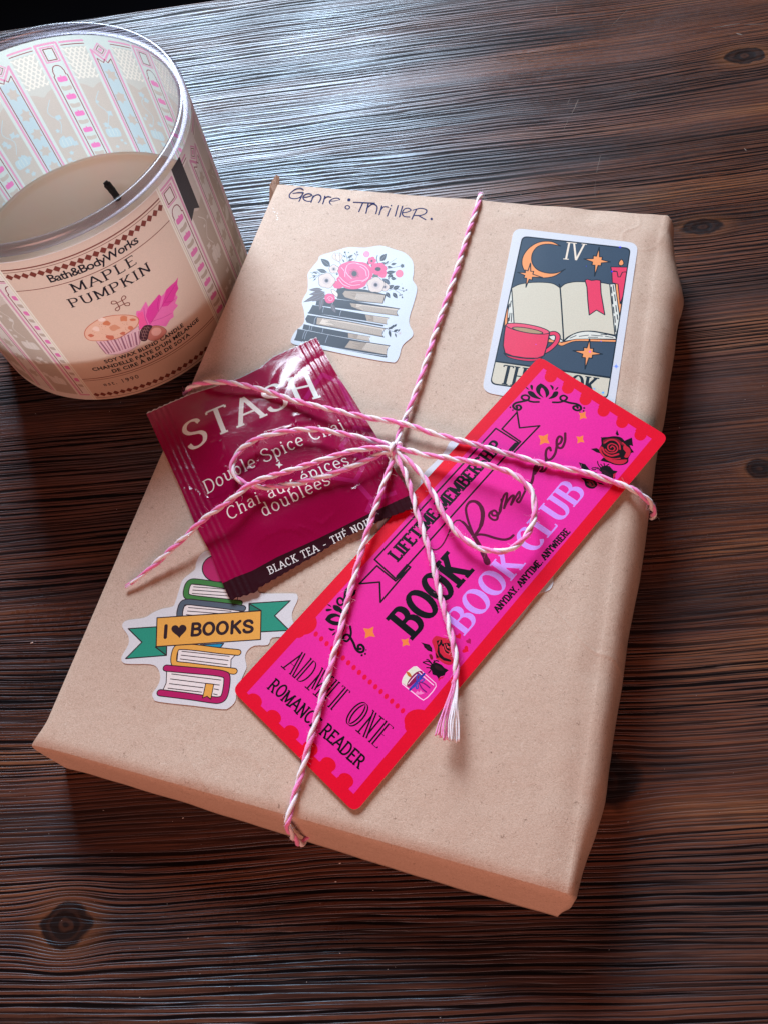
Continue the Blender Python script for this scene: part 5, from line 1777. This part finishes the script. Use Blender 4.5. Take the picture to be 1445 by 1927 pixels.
# crossways strand, over the sachet on the left and the ticket on the right
cross = path([(353, 748, -9), (349, 744, -5), (352, 736, -1.2), (364, 725, 2.2), (398, 719, 4.6), (440, 721, 5.6), (500, 735, 6.0), (560, 755, 6.2), (640, 774, 5.6), (700, 787, 4.6), (757, 797, 3.9), (820, 817, 3.2), (900, 838, 2.9), (965, 857, 2.8), (1030, 874, 2.7), (1100, 889, 2.6), (1150, 905, 2.4), (1190, 921, 1.6), (1214, 937, -.6)])
er = Vector(at(1214, 937, PZ - .6))
nR_ = Vector(((cTR - cBR).normalized().y, -(cTR - cBR).normalized().x))
cross += path([(1226, 952, -5.0), (1230, 966, -10), (1226, 974, -16)])
twine('wrap_strand', cross, tw, 2.2, seed=4)
# bow
loopL = path([(741, 846, 5.2), (728, 836, 5.6), (690, 826, 6.4), (640, 815, 7.2), (590, 808, 7.8), (530, 813, 8.0), (480, 828, 7.8), (450, 850, 7.6), (437, 878, 7.4), (447, 900, 7.2), (472, 913, 7.0), (505, 917, 7.0), (545, 912, 7.0), (590, 902, 7.0), (640, 887, 6.8), (685, 868, 6.4), (720, 853, 5.8), (741, 847, 5.2)])
twine('bow_loop', loopL, tw, .9, seed=5)
loopR = path([(741, 846, 5.2), (762, 846, 5.0), (800, 856, 5.0), (845, 862, 5.6), (890, 870, 6.4), (935, 880, 7.2), (970, 895, 7.6), (995, 917, 7.6), (1005, 945, 7.4), (1003, 980, 7.2), (988, 1010, 6.8), (960, 1033, 6.2), (928, 1038, 5.4), (895, 1028, 4.8), (862, 1005, 4.6), (835, 968, 4.6), (815, 930, 4.8), (795, 895, 5.0), (768, 868, 5.0), (744, 849, 5.0)])
twine('bow_loop', loopR, tw, 2.9, seed=6)
tailL = path([(741, 846, 5.6), (722, 843, 6.6), (690, 844, 8.2), (650, 852, 9.0), (608, 865, 9.4), (550, 884, 9.6), (480, 907, 9.2), (434, 941, 8.4), (383, 978, 7.0), (348, 1011, 5.6), (302, 1053, 3.6), (268, 1082, 2.4), (246, 1099, 1.8)])
twine('loose_end', tailL, tw, .2, seed=7, taper=lambda s: 1 - .45 * sstep(s, .88, 1))
tailR = path([(743, 850, 4.8), (750, 868, 4.8), (762, 890, 4.6), (773, 922, 4.0), (785, 968, 3.6), (800, 1012, 3.4), (814, 1060, 3.4), (823, 1100, 3.6), (835, 1145, 3.9), (847, 1188, 4.2), (856, 1232, 4.4), (858, 1266, 4.4), (854, 1288, 4.3)])
tR = twine('loose_end', tailR, tw, 1.7, seed=8, taper=lambda s: 1 - .12 * sstep(s, .9, 1))


def thread(V, F, MI, pts, rad, mat, n=6):
    C = spline3(pts, .8)
    fr = frames(C)
    base = len(V)
    for i, (c, (t, a, b)) in enumerate(zip(C, fr)):
        r = rad * (1 + .18 * noise.noise(Vector((i * .4, rad * 900, mat))))
        for k in range(n):
            q = 2 * PI * k / n + i * .5
            V.append(tuple(c + a * (math.cos(q) * r) + b * (math.sin(q) * r)))
    for i in range(len(C) - 1):
        for k in range(n):
            F.append((base + i * n + k, base + i * n + (k + 1) % n, base + (i + 1) * n + (k + 1) % n, base + (i + 1) * n + k)); MI.append(mat)
    F.append(tuple(base + (len(C) - 1) * n + k for k in range(n))); MI.append(mat)


# frayed yarns of the right-hand end, each hanging its own way; the tip hovers above the paper
rnd = random.Random(11)
for k in range(15):
    s = k / 14
    xe = lerp(819, 863, s ** .9) + rnd.uniform(-1.5, 1.5)
    ye = lerp(1385, 1397, min(1, s * 1.6)) + rnd.uniform(-3, 3)
    mat = 0 if k < 7 else 1
    zz = rnd.uniform(4.4, 6.8)
    pts = path([(858 + (s - .5) * 4, 1262, 4.4 + rnd.uniform(-.3, .5)), (lerp(849, 861, s), 1296, 4.6 + rnd.uniform(-.3, .6)), (lerp(836, 861, s) + rnd.uniform(-1, 1), 1332, 5 + rnd.uniform(-.5, .8)), (lerp(825, 862, s) + rnd.uniform(-1.5, 1.5), 1362, zz), (xe, ye, zz + .2)])
    V, F, MI = [], [], []
    thread(V, F, MI, pts, rnd.uniform(.19, .27), mat)
    mesh('frayed_yarn', V, F, [COT_P, COT_W], tR, MI)
tL = [o for o in tw.children if o.name.startswith('loose_end')][0]
for k in range(6):
    V, F, MI = [], [], []
    thread(V, F, MI, path([(266, 1083 + (k - 3) * .8, 2.4), (252, 1094 + (k - 3) * 1.0, 1.9), (236 + rnd.uniform(-1.5, 3), 1105 + (k - 2.5) * 1.3, 1.5)]), .18, k % 2)
    mesh('frayed_yarn', V, F, [COT_P, COT_W], tL, MI)

# the knot: a tight turn and a half of twine round the crossing
kc = Vector(at(741, 848, PZ + 4.6) + (PZ + 4.6,))
kn = []
ax1 = Vector((RX.x, RX.y, 0)).normalized()
ax2 = Vector((-ax1.y, ax1.x, 0))
for k in range(23):
    q = -2.2 + k * (4.6 * PI) / 22 * .62
    p = kc + ax1 * (-1.5 + k * .14) + (ax2 * math.cos(q) * 1.9 + Vector((0, 0, 1)) * math.sin(q) * 1.9) + ax1 * .5 * math.cos(q)
    kn.append(tuple(p))
twine('knot', kn, tw, 0, rad=.62, off=.52, pitch=9, seed=12)
kn2 = [tuple(kc + ax1 * (1.7 * math.cos(q)) + ax2 * (1.3 * math.sin(q)) + Vector((0, 0, 1.0 + .6 * math.sin(q * 2)))) for q in [k * 2 * PI / 12 + 1.2 for k in range(11)]]
twine('knot', kn2, tw, 1, rad=.5, off=.42, pitch=8, seed=13)

# cotton fuzz standing off the strands
V, F, MI = [], [], []
for c, d, t, mt in FUZZ:
    L = rnd.uniform(.6, 2.6)
    curl = Vector((rnd.uniform(-1, 1), rnd.uniform(-1, 1), rnd.uniform(-.6, .6)))
    p0 = c + d * .45
    p1 = p0 + d * L * .4 + t * L * .3 * rnd.uniform(-1, 1)
    p2 = p1 + (d * .5 + curl * .5) * L * .4
    p3 = p2 + (d * .2 + curl * .8) * L * .3
    base = len(V)
    for p, r in ((p0, .034), (p1, .030), (p2, .025), (p3, .015)):
        for k in range(3):
            q = 2 * PI * k / 3
            V.append((p.x + r * math.cos(q), p.y + r * math.sin(q), p.z + r * math.cos(q + 1)))
    for i in range(3):
        for k in range(3):
            F.append((base + i * 3 + k, base + i * 3 + (k + 1) % 3, base + i * 3 + 3 + (k + 1) % 3, base + i * 3 + 3 + k)); MI.append(mt)
fz = mesh('cotton_fuzz', V, F, [COT_P, COT_W], tw, MI, smooth=False)
tag(fz, kind='stuff')


# ================================================================== THE CANDLE
CC = Vector((-82.6, 271.2))       # its axis
CR, CHT = 55.6, 88.0              # outer radius and height of the jar
THC = R(-76)                      # the printed panel faces this way
WAX = 31.2


def lathe(name, prof, mat, parent, n=128, smooth=True):
    V, F = [], []
    for r, z in prof:
        for k in range(n):
            a = 2 * PI * k / n
            V.append((CC.x + r * math.cos(a), CC.y + r * math.sin(a), z))
    for i in range(len(prof) - 1):
        for k in range(n):
            F.append((i * n + k, i * n + (k + 1) % n, (i + 1) * n + (k + 1) % n, (i + 1) * n + k))
    return mesh(name, V, F, mat, parent, smooth=smooth)


def clear_glass():
    """thin clear wall: see-through face-on, mirror-like at the edge"""
    t = NT('clear_glass')
    nt = t.t
    nt.nodes.remove(t.b)
    out = [n for n in nt.nodes if n.type == 'OUTPUT_MATERIAL'][0]
    tr_ = t.n('BsdfTransparent')
    tr_.inputs[0].default_value = (.99, .99, .99, 1)
    gl = t.n('BsdfGlossy')
    gl.inputs['Roughness'].default_value = .03
    gl.inputs['Color'].default_value = (.95, .97, 1, 1)
    fr = t.n('LayerWeight')
    fr.inputs['Blend'].default_value = .5
    fr_ = t.math('MULTIPLY_ADD', t.math('POWER', fr.outputs['Facing'], 5.0), .8, .035)
    mx = t.n('MixShader')
    t.l(fr_, mx.inputs[0]); t.l(tr_.outputs[0], mx.inputs[1]); t.l(gl.outputs[0], mx.inputs[2])
    t.l(mx.outputs[0], out.inputs[0])
    return t.m


def rim_glass():
    """thick rolled lip: greyer, softer"""
    t = NT('rim_glass')
    nt = t.t
    nt.nodes.remove(t.b)
    out = [n for n in nt.nodes if n.type == 'OUTPUT_MATERIAL'][0]
    tr_ = t.n('BsdfTransparent')
    tr_.inputs[0].default_value = (.80, .78, .83, 1)
    gl = t.n('BsdfGlossy')
    gl.inputs['Roughness'].default_value = .22
    gl.inputs['Color'].default_value = (.85, .86, .92, 1)
    fr = t.n('LayerWeight')
    fr.inputs['Blend'].default_value = .5
    fr_ = t.math('MULTIPLY_ADD', t.math('POWER', fr.outputs['Facing'], 4.0), .28, .05)
    mx = t.n('MixShader')
    t.l(fr_, mx.inputs[0]); t.l(tr_.outputs[0], mx.inputs[1]); t.l(gl.outputs[0], mx.inputs[2])
    t.l(mx.outputs[0], out.inputs[0])
    return t.m


candle = empty('candle', (CC.x, CC.y, 0))
tag(candle, 'glass jar candle with pink patterned label standing left of the wrapped book', 'candle')
GLASS = clear_glass()
lathe('glass_jar', [(0.5, .4), (44, .4), (49, .6), (52.2, 2.0), (54.2, 4.6), (54.9, 8), (55.0, 20), (55.0, 60), (55.0, 84.6)], GLASS, candle)
lathe('inner_wall', [(51.6, 5), (51.9, 20), (52.0, 60), (52.1, 84.6)], GLASS, candle)
rim = [(55.0, 84.6), (55.2, 86.2), (55.15, 87.2), (54.6, 88.1), (53.7, 88.4), (52.8, 88.1), (52.25, 87.2), (52.1, 86.2), (52.1, 84.6), (53.5, 84.3), (55.0, 84.6)]
lathe('glass_rim', rim, rim_glass(), candle)


def wax_material():
    t = NT('candle_wax')
    v = t.obj()
    n1 = t.noise(v, 30, 3, .5)
    t.l(t.mix(n1, (.98, .73, .55), (.99, .80, .63)), t.b.inputs['Base Color'])
    t.b.inputs['Roughness'].default_value = .28
    t.b.inputs['Subsurface Weight'].default_value = .2
    t.b.inputs['Subsurface Radius'].default_value = (.012, .007, .005)
    t.b.inputs['Subsurface Scale'].default_value = 1
    t.l(t.bump(t.noise(v, 90, 2, .5), .08, .002), t.b.inputs['Normal'])
    return t.m


# wax with a soft rim against the glass and a dimple round the wick
wk = Vector(at(221, 371, WAX))
V, F = [], []
nr, na = 34, 96
for i in range(nr + 1):
    s = i / nr
    for k in range(na):
        a = 2 * PI * k / na
        rr = 51.5 * s ** .9
        x, y = CC.x + rr * math.cos(a), CC.y + rr * math.sin(a)
        d = math.hypot(x - wk.x, y - wk.y)
        z = WAX + 1.6 * sstep(s, .90, 1.0) ** 2 - .9 * math.exp(-(d / 4.5) ** 2) + .35 * math.exp(-((d - 7) / 2) ** 2) + .25 * nz(x, y, .05, 2)
        z += .5 * math.exp(-((x - wk.x - 6) ** 2 + (y - wk.y + .5) ** 2) / 3.5)
        V.append((x, y, z))
for i in range(nr):
    for k in range(na):
        F.append((i * na + k, (i + 1) * na + k, (i + 1) * na + (k + 1) % na, i * na + (k + 1) % na))
b0 = len(V)
for z, r in ((20, 51.5), (7, 51.2), (5.2, 50)):
    for k in range(na):
        a = 2 * PI * k / na
        V.append((CC.x + r * math.cos(a), CC.y + r * math.sin(a), z))
for j, st_ in enumerate((nr * na, b0, b0 + na)):
    nx_ = b0 + j * na
    for k in range(na):
        F.append((st_ + k, nx_ + k, nx_ + (k + 1) % na, st_ + (k + 1) % na))
F.append(tuple(b0 + 2 * na + k for k in range(na))[::-1])
mesh('wax', V, F, wax_material(), candle)

# burnt wick, leaning
t_ = NT('burnt_wick')
t_.b.inputs['Base Color'].default_value = (.006, .005, .005, 1)
t_.b.inputs['Roughness'].default_value = .7
t_.l(t_.bump(t_.noise(t_.obj(), 900, 3, .6), .8, .0008), t_.b.inputs['Normal'])
C = spline3([(wk.x, wk.y, WAX - 1.5), (wk.x - .3, wk.y + .4, WAX + 1.2), (wk.x - 1.2, wk.y + 1.6, WAX + 4), (wk.x - 2.2, wk.y + 2.6, WAX + 6.6)], .5)
V, F = [], []
for i, (c, (t, a, b)) in enumerate(zip(C, frames(C))):
    r = 1.6 * (1 + .15 * noise.noise(c * .9)) * (1 if i < len(C) - 2 else .7)
    for k in range(10):
        q = 2 * PI * k / 10
        V.append(tuple(c + a * math.cos(q) * r + b * math.sin(q) * r * .85))
for i in range(len(C) - 1):
    for k in range(10):
        F.append((i * 10 + k, i * 10 + (k + 1) % 10, (i + 1) * 10 + (k + 1) % 10, (i + 1) * 10 + k))
F.append(tuple((len(C) - 1) * 10 + k for k in range(10)))
mesh('wick', V, F, t_.m, candle)


# ---- the printed sleeve; X = millimetres round the jar from the panel's middle (to the right), Y = height
def cyl(x, y, side=-1, r=55.2):
    d = ray(x, y)
    o = Vector((0, 0)) - CC
    A_, B_, Q = d.x ** 2 + d.y ** 2, 2 * (o.x * d.x + o.y * d.y), o.length_squared - r * r
    D = max(0, B_ * B_ - 4 * A_ * Q)
    t = (-B_ + side * math.sqrt(D)) / (2 * A_)
    a = math.atan2(o.y + d.y * t, o.x + d.x * t)
    da = (a - THC + PI) % (2 * PI) - PI
    return (da * 55.2, CAM_H + d.z * t)


def wrapf(rad):
    def g(x, y):
        a = THC + x / 55.2
        rr = rad - np.maximum(0, 9 - y) ** 1.5 * .0125
        n = np.stack([np.cos(a), np.sin(a), np.zeros_like(a)], 1)
        return np.stack([CC.x + rr * n[:, 0], CC.y + rr * n[:, 1], y], 1), n
    return g


HALF = PI * 55.2
pinkl, maroon, pump = (214, 146, 172), (132, 48, 60), (222, 120, 172)
YT, YB = 82.6, 5.4


def rect(a, tg, col, x0, y0, x1, y1): a.poly(tg, col, [(x0, y0), (x1, y0), (x1, y1), (x0, y1)], mm=True)


def blob(a, tg, col, x, y, r, n, sd, sy=1.0):
    rn = random.Random(sd)
    P = [(x + r * (rn.uniform(.85, 1.1) if k % 2 else rn.uniform(.45, .7)) * math.cos(2 * PI * k / n), y + sy * r * (rn.uniform(.85, 1.1) if k % 2 else rn.uniform(.5, .7)) * math.sin(2 * PI * k / n)) for k in range(n)]
    a.poly(tg, col, P, mm=True)


def pumpkin(a, tg, col, x, y, w, h, ridge=None):
    a.poly(tg, col, smooth_line([(x - w * .5, y), (x - w * .42, y + h * .42), (x - w * .12, y + h * .42), (x, y + h * .34), (x + w * .12, y + h * .42), (x + w * .42, y + h * .42), (x + w * .5, y), (x + w * .42, y - h * .42), (x, y - h * .46), (x - w * .42, y - h * .42)], 2, True), mm=True)
    a.poly(tg, col, [(x - w * .07, y + h * .3), (x + w * .07, y + h * .3), (x + w * .1, y + h * .66), (x - w * .03, y + h * .66)], mm=True)
    if ridge:
        for dx in (-.22, 0, .22): a.line(tg, ridge, [(x + dx * w, y - h * .34), (x + dx * w * 1.15, y), (x + dx * w, y + h * .34)], w * .05, smooth=2, mm=True, cap=False)


def arch_column(a, x, tan, bg, y0=9.0):
    """box on top, round arch below it, a stack of little pumpkins and tan squashes"""
    w_ = 4.1
    SC_ = 'striped_column#%d' % x
    P1 = [(x - w_, y0), (x - w_, 80.6), (x + w_, 80.6), (x + w_, y0)]
    a.line(SC_, pinkl, P1, .85, closed=True, mm=True)
    rect(a, SC_, bg, x - w_ + .5, y0 + .5, x + w_ - .5, 80.1)
    a.line(SC_, pinkl, [(x - 2.6, 73.4), (x + 2.6, 73.4), (x + 2.6, 79.4), (x - 2.6, 79.4)], .55, closed=True, mm=True)
    a.line(SC_, maroon, [(x - 1.8, 74.1), (x + 1.8, 74.1), (x + 1.8, 78.7), (x - 1.8, 78.7)], .38, closed=True, mm=True)
    arch = [(x - 2.7, y0 + 1.2), (x - 2.7, 67.5), (x - 2.2, 67.8), (x - 2.2, 69.6)] + [(x + 2.0 * math.cos(q), 69.8 + 2.0 * math.sin(q)) for q in [PI - k * PI / 8 for k in range(9)]] + [(x + 2.2, 69.6), (x + 2.2, 67.8), (x + 2.7, 67.5), (x + 2.7, y0 + 1.2)]
    a.line(SC_, maroon, arch, .36, mm=True)
    y, k = 66.0, 0
    while y > y0 + 3:
        if k % 2 == 0: pumpkin(a, SC_, pump, x, y, 3.9, 2.5)
        else: a.poly(SC_, tan, smooth_line([(x - 1.9, y + .9), (x, y + .6), (x + 1.9, y + 1.1), (x + 1.8, y - .8), (x, y - 1.1), (x - 1.8, y - .7)], 2, True), mm=True)
        y -= 3.9; k += 1


def diamond_column(a, x, tan, bg, blue, y0=9.0, sd=1):
    LC_ = 'leaf_column#%d' % x
    rect(a, LC_, blue, x - 2.7, y0, x + 2.7, 71)
    for s in (-1, 1):
        a.line(LC_, pinkl, [(x + s * 3.9, y0), (x + s * 3.9, 76.6), (x + s * 1.6, 74.0), (x, 72.2)], .85, mm=True)
        a.line(LC_, maroon, [(x + s * 2.9, y0), (x + s * 2.9, 73.0), (x + s * .9, 71.2), (x, 72.6)], .34, mm=True)
    for r, c in ((2.9, pinkl), (2.3, bg), (1.9, maroon), (1.5, bg), (1.0, pinkl)):
        a.poly(LC_, c, [(x, 76.6 - r), (x + r, 76.6), (x, 76.6 + r), (x - r, 76.6)], mm=True)
    rn = random.Random(sd)
    y = 66
    while y > y0 + 4:
        blob(a, LC_, tan, x + rn.uniform(-.5, .5), y, 2.5, 12, rn.random(), 1.2)
        y -= rn.uniform(8, 10.5)


def lattice_panel(a, x, tan, bg, blue, lat, y0=9.0, sd=1):
    w_ = 4.6
    TP_ = 'trellis_panel#%d' % x
    a.line(TP_, pinkl, [(x - w_, 80.4), (x + w_, 80.4)], .75, mm=True)
    a.line(TP_, maroon, [(x - w_, 79.2), (x + w_, 79.2)], .34, mm=True)
    # woven trellis on the upper part
    rect(a, TP_, tuple(int(.55 * p + .45 * q) for p, q in zip(tan, bg)), x - w_, 60.0, x + w_, 78.2)
    for i in range(9):
        for j in range(5):
            cx, cy = x - w_ + .9 + j * 1.86 + (.93 if i % 2 else 0), 77.3 - i * 1.45
            if cx > x + w_ - .3: continue
            for an in (.7, -.7):
                dx, dy = 1.0 * math.cos(an), 1.0 * math.sin(an)
                o = .35 if an > 0 else -.35
                a.line(TP_, lat, [(cx - dx + o, cy - dy), (cx + dx + o, cy + dy)], .5, mm=True, cap=False)
    # garden below: tan ground, curved top, sprigs and a blue pumpkin
    top_ = smooth_line([(x - w_, 63.2), (x - 2, 62.0), (x, 60.6), (x + 2, 62.0), (x + w_, 63.2)], 2)
    a.poly(TP_, tan, [(x - w_, y0)] + top_ + [(x + w_, y0)], mm=True)
    rn = random.Random(sd)
    for k in range(12):
        bx, by = x + rn.uniform(-3.6, 3.6), rn.uniform(y0 + 4, 59)
        blob(a, TP_, blue, bx, by, rn.uniform(.8, 1.7), rn.choice((8, 10, 12)), rn.random())
    a.line(TP_, blue, smooth_line([(x - 1.5, 59), (x + 1.6, 54), (x - 1.2, 49), (x + .8, 44)], 3), .3, mm=True)
    for py in (39.5, 17.5): pumpkin(a, TP_, blue, x + .4, py, 6.2, 4.8, bg)
    a.line(TP_, bg, [(x - w_ - .9, y0), (x - w_ - .9, 62)], .4, mm=True, cap=False)


def pattern(a, tan, bg, blue, lat, x_lo, x_hi):
    """repeat of columns every 42 degrees, laid from the panel's right edge round to its left edge"""
    step = R(21) * 55.2
    x0 = R(34.5) * 55.2
    for k in range(15):
        x = x0 + k * step
        for xx in (x, x - 2 * HALF):
            if x_lo - 4 < xx < x_hi + 4:
                if k % 2 == 0: arch_column(a, xx, tan, bg)
                else: diamond_column(a, xx, tan, bg, blue, sd=k)
        for xm in (x + step / 2, x + step / 2 - 2 * HALF):
            if k < 14 and x_lo - 4 < xm < x_hi + 4: lattice_panel(a, xm, tan, bg, blue, lat, sd=k + 40)


XA, XB = R(90) * 55.2, -R(106) * 55.2          # the far half of the sleeve lies between these


# far half of the sleeve, seen from inside through the glass
def sleeve_far():
    a = Art(lambda x, y: (x, y), 'film')
    bg, blue, tan, lat = (198, 204, 196), (180, 194, 196), (190, 176, 164), (222, 212, 198)
    # laid out from the split at the right, round the back, to the split at the left
    a.poly('label', bg, [(XA, YB), (2 * HALF + XB, YB), (2 * HALF + XB, YT), (XA, YT)], mm=True)
    a.clip = 0
    pattern(a, tan, bg, blue, lat, XA, 2 * HALF + XB)
    a.build(candle, warp=wrapf(55.2), grid=(3.1, None))


# outside face
sleeve_far()


def sleeve_near():
    a = Art(lambda x, y: cyl(x, y), 'label')
    bg, blue, tan, lat = (226, 214, 204), (214, 204, 194), (186, 168, 152), (204, 190, 178)
    rect(a, 'label', bg, XB, YB, XA, YT)
    a.clip = 0
    pattern(a, tan, bg, blue, lat, XB, XA)
    px = R(31) * 55.2
    # side margins of the columns by the panel
    panel, brn, ink_ = (216, 188, 168), (120, 54, 44), (14, 6, 24)
    rect(a, 'front_panel', panel, -px, YB, px, YT - .4)
    for s in (-1, 1):
        rect(a, 'label', (232, 222, 206), s * px - .7, YB, s * px + .7, YT)
        a.line('label', (206, 186, 160), [(s * px, YB), (s * px, YT)], .22, mm=True, cap=False)
    for y, w_ in ((79.0, .5), (77.9, .22), (69.3, .3), (19.4, .34), (18.3, .24), (6.7, .24)):
        a.line('border_line#%d' % (y * 10), brn, [(-px + .8, y), (px - .8, y)], w_, mm=True, cap=False)
    for y in (75.9, 8.9):
        n = 22
        for k in range(n):
            x = lerp(-px + 2.0, px - 2.0, k / (n - 1))
            h_ = 1.38
            a.poly('diamond#%d' % (k + y * 100), brn, [(x - h_ * .96, y), (x, y - h_), (x + h_ * .96, y), (x, y + h_)], mm=True)
    S = 'lettering'

    def fr(x0, x1, y, h_): return (Vector((x0, y)), Vector((1, 0)), Vector((0, 1)), x1 - x0, h_)
    type_text(a, S, ink_, 'Bath&BodyWorks', 0, 0, 0, bold=.016, spacing=.90, fr=fr(-16.4, 15.6, 71.1, 3.5))
    letters(a, S, ink_, 'MAPLE', 0, 0, 0, .17, .09, .09, .08, space=.20, fr=fr(-11.6, 11.6, 64.4, 3.9))
    letters(a, S, ink_, 'PUMPKIN', 0, 0, 0, .17, .09, .09, .08, space=.16, fr=fr(-15.2, 14.9, 58.3, 3.9))
    # looped-square emblem
    k_ = [(1.0, 0), (1.0, 1.0), (1.7, 2.1), (2.5, 1.7), (2.1, 1.0), (1.0, 1.0)]
    for sx in (-1, 1):
        for sy in (-1, 1):
            a.line('emblem', brn, smooth_line([(sx * 1.0, 52.6 + sy * .9), (sx * 1.15, 52.6 + sy * 1.9), (sx * 2.2, 52.6 + sy * 2.5), (sx * 2.7, 52.6 + sy * 1.6), (sx * 2.0, 52.6 + sy * 1.0), (sx * .9, 52.6 + sy * .9)], 4), .34, mm=True)
    a.line('emblem', brn, [(-1, 51.7), (1, 51.7), (1, 53.5), (-1, 53.5)], .34, closed=True, mm=True)
    type_text(a, S, ink_, 'SOY WAX BLEND CANDLE', 0, 0, 0, bold=.035, spacing=1.12, fr=fr(-16.6, 16.0, 27.0, 1.95))
    type_text(a, S, ink_, "CHANDELLE FAITE D'UN M\u00caLANGE", 0, 0, 0, bold=.035, spacing=1.08, fr=fr(-22.6, 22.6, 23.9, 1.95))
    type_text(a, S, ink_, 'DE CIRE \u00c0 BASE DE SOYA', 0, 0, 0, bold=.035, spacing=1.12, fr=fr(-16.2, 16.6, 20.9, 1.95))
    type_text(a, S, (76, 52, 56), 'est. 1990', 0, 0, 0, bold=.012, spacing=1.3, fr=fr(-22.5, -8.5, 14.0, 2.3))
    # leaf, muffin, acorn (traced)
    Z = lambda pts: tr(150, 520, 5.78, pts)
    lf, lf2, lf3 = (222, 62, 150), (232, 112, 172), (186, 30, 122)
    a.poly('maple_leaf', lf2, Z([(650, 580), (640, 480), (612, 410), (620, 375), (660, 370), (690, 320), (722, 268), (748, 330), (800, 270), (865, 192), (890, 215), (915, 190), (945, 140), (965, 150), (1000, 90), (1045, 50), (1072, 5), (1062, 80), (1076, 130), (1045, 190), (1068, 225), (1040, 290), (1072, 315), (1020, 380), (1025, 440), (985, 470), (940, 545), (850, 530), (760, 540)]))
    a.poly('maple_leaf', lf, Z([(760, 520), (720, 430), (740, 350), (800, 270), (865, 192), (890, 215), (860, 370), (800, 470)]))
    a.poly('maple_leaf', lf, Z([(890, 330), (945, 140), (1000, 90), (1045, 50), (1072, 5), (1062, 80), (1076, 130), (1045, 190), (1020, 260), (960, 320)]))
    a.poly('maple_leaf', (238, 90, 150), Z([(650, 580), (640, 480), (630, 400), (690, 380), (710, 460), (740, 530)]))
    for q in ([(760, 530), (860, 380), (960, 220), (1040, 90)], [(780, 490), (900, 450), (1000, 400)], [(740, 520), (710, 440), (700, 340)], [(860, 380), (850, 300), (865, 230)], [(920, 280), (1000, 270), (1040, 240)]):
        a.line('maple_leaf', lf3, Z(q), .16, smooth=3)
    mt, mb, cs = (226, 178, 152), (196, 104, 78), (150, 96, 112)
    a.poly('muffin', (220, 178, 182), Z([(170, 690), (400, 690), (640, 540), (672, 680), (650, 740), (540, 815), (440, 845), (340, 850), (285, 842), (230, 780)]), outline=(120, 58, 78), ow=.12)
    for k in range(13):
        t = k / 12
        x0_, y0_ = lerp(185, 640, t), lerp(705, 585, t ** 1.4) + 8
        x1_, y1_ = lerp(290, 655, t), lerp(842, 735, t ** 1.3)
        a.line('muffin', cs if k % 2 else (176, 110, 122), Z([(x0_, y0_), (x1_, y1_)]), .62 if k % 2 else .3, cap=False)
    a.poly('muffin', mt, Z(smooth_line([(55, 640), (70, 570), (150, 500), (260, 445), (400, 420), (540, 420), (620, 440), (645, 480), (620, 540), (540, 600), (440, 660), (330, 690), (200, 700), (100, 690)], 3, True)), outline=mb, ow=.3)
    rn = random.Random(8)
    for c, r, cl in (((300, 510), 52, (206, 122, 86)), ((480, 460), 60, (210, 128, 92)), ((380, 560), 62, (212, 144, 112)), ((180, 570), 50, (236, 200, 182)), ((560, 560), 40, (206, 120, 90)), ((240, 470), 44, (238, 206, 190)), ((580, 470), 36, (206, 116, 84)), ((120, 640), 34, (200, 110, 84)), ((330, 660), 54, (196, 104, 80)), ((470, 620), 34, (196, 104, 80))):
        x, y = Z([c])[0]
        a.poly('muffin', cl, smooth_line([(x + r / 5.78 * rn.uniform(.6, 1.15) * math.cos(q), y + r / 5.78 * rn.uniform(.35, .65) * math.sin(q)) for q in [k * PI / 4 for k in range(8)]], 2, True))
    for k in range(26):
        x, y = Z([(rn.uniform(110, 590), rn.uniform(470, 640))])[0]
        a.poly('muffin', (168, 84, 78), disc((x, y), .55, 6))
    a.poly('acorn', (190, 116, 100), Z(smooth_line([(790, 540), (860, 535), (920, 560), (948, 600), (910, 650), (850, 690), (770, 695), (735, 660), (750, 590)], 3, True)), outline=(110, 48, 56), ow=.16)
    a.poly('acorn', (222, 160, 144), Z(smooth_line([(810, 560), (870, 560), (890, 600), (850, 640), (800, 640), (780, 600)], 3, True)))
    a.poly('acorn', (70, 34, 42), Z(smooth_line([(715, 530), (770, 528), (792, 545), (760, 600), (735, 690), (690, 705), (655, 680), (655, 610), (680, 560)], 3, True)))
    for k in range(5):
        a.line('acorn', (170, 126, 118), Z([(672 + k * 16, 590 - k * 12), (700 + k * 14, 690 - k * 34)]), .14, cap=False)
        a.line('acorn', (170, 126, 118), Z([(665 + k * 8, 680 - k * 32), (722 + k * 12, 690 - k * 32)]), .14, cap=False)
    # black swallow-tailed ribbon printed over the right-hand column
    a.poly('black_ribbon', (52, 48, 52), [(337, 292), (322, 317), (331, 341), (361, 416), (366, 391.6), (376, 390)])
    a.build(candle, warp=wrapf(55.2), grid=(2.7, None))


sleeve_near()
print('script seconds', round(time.time() - T0, 1))
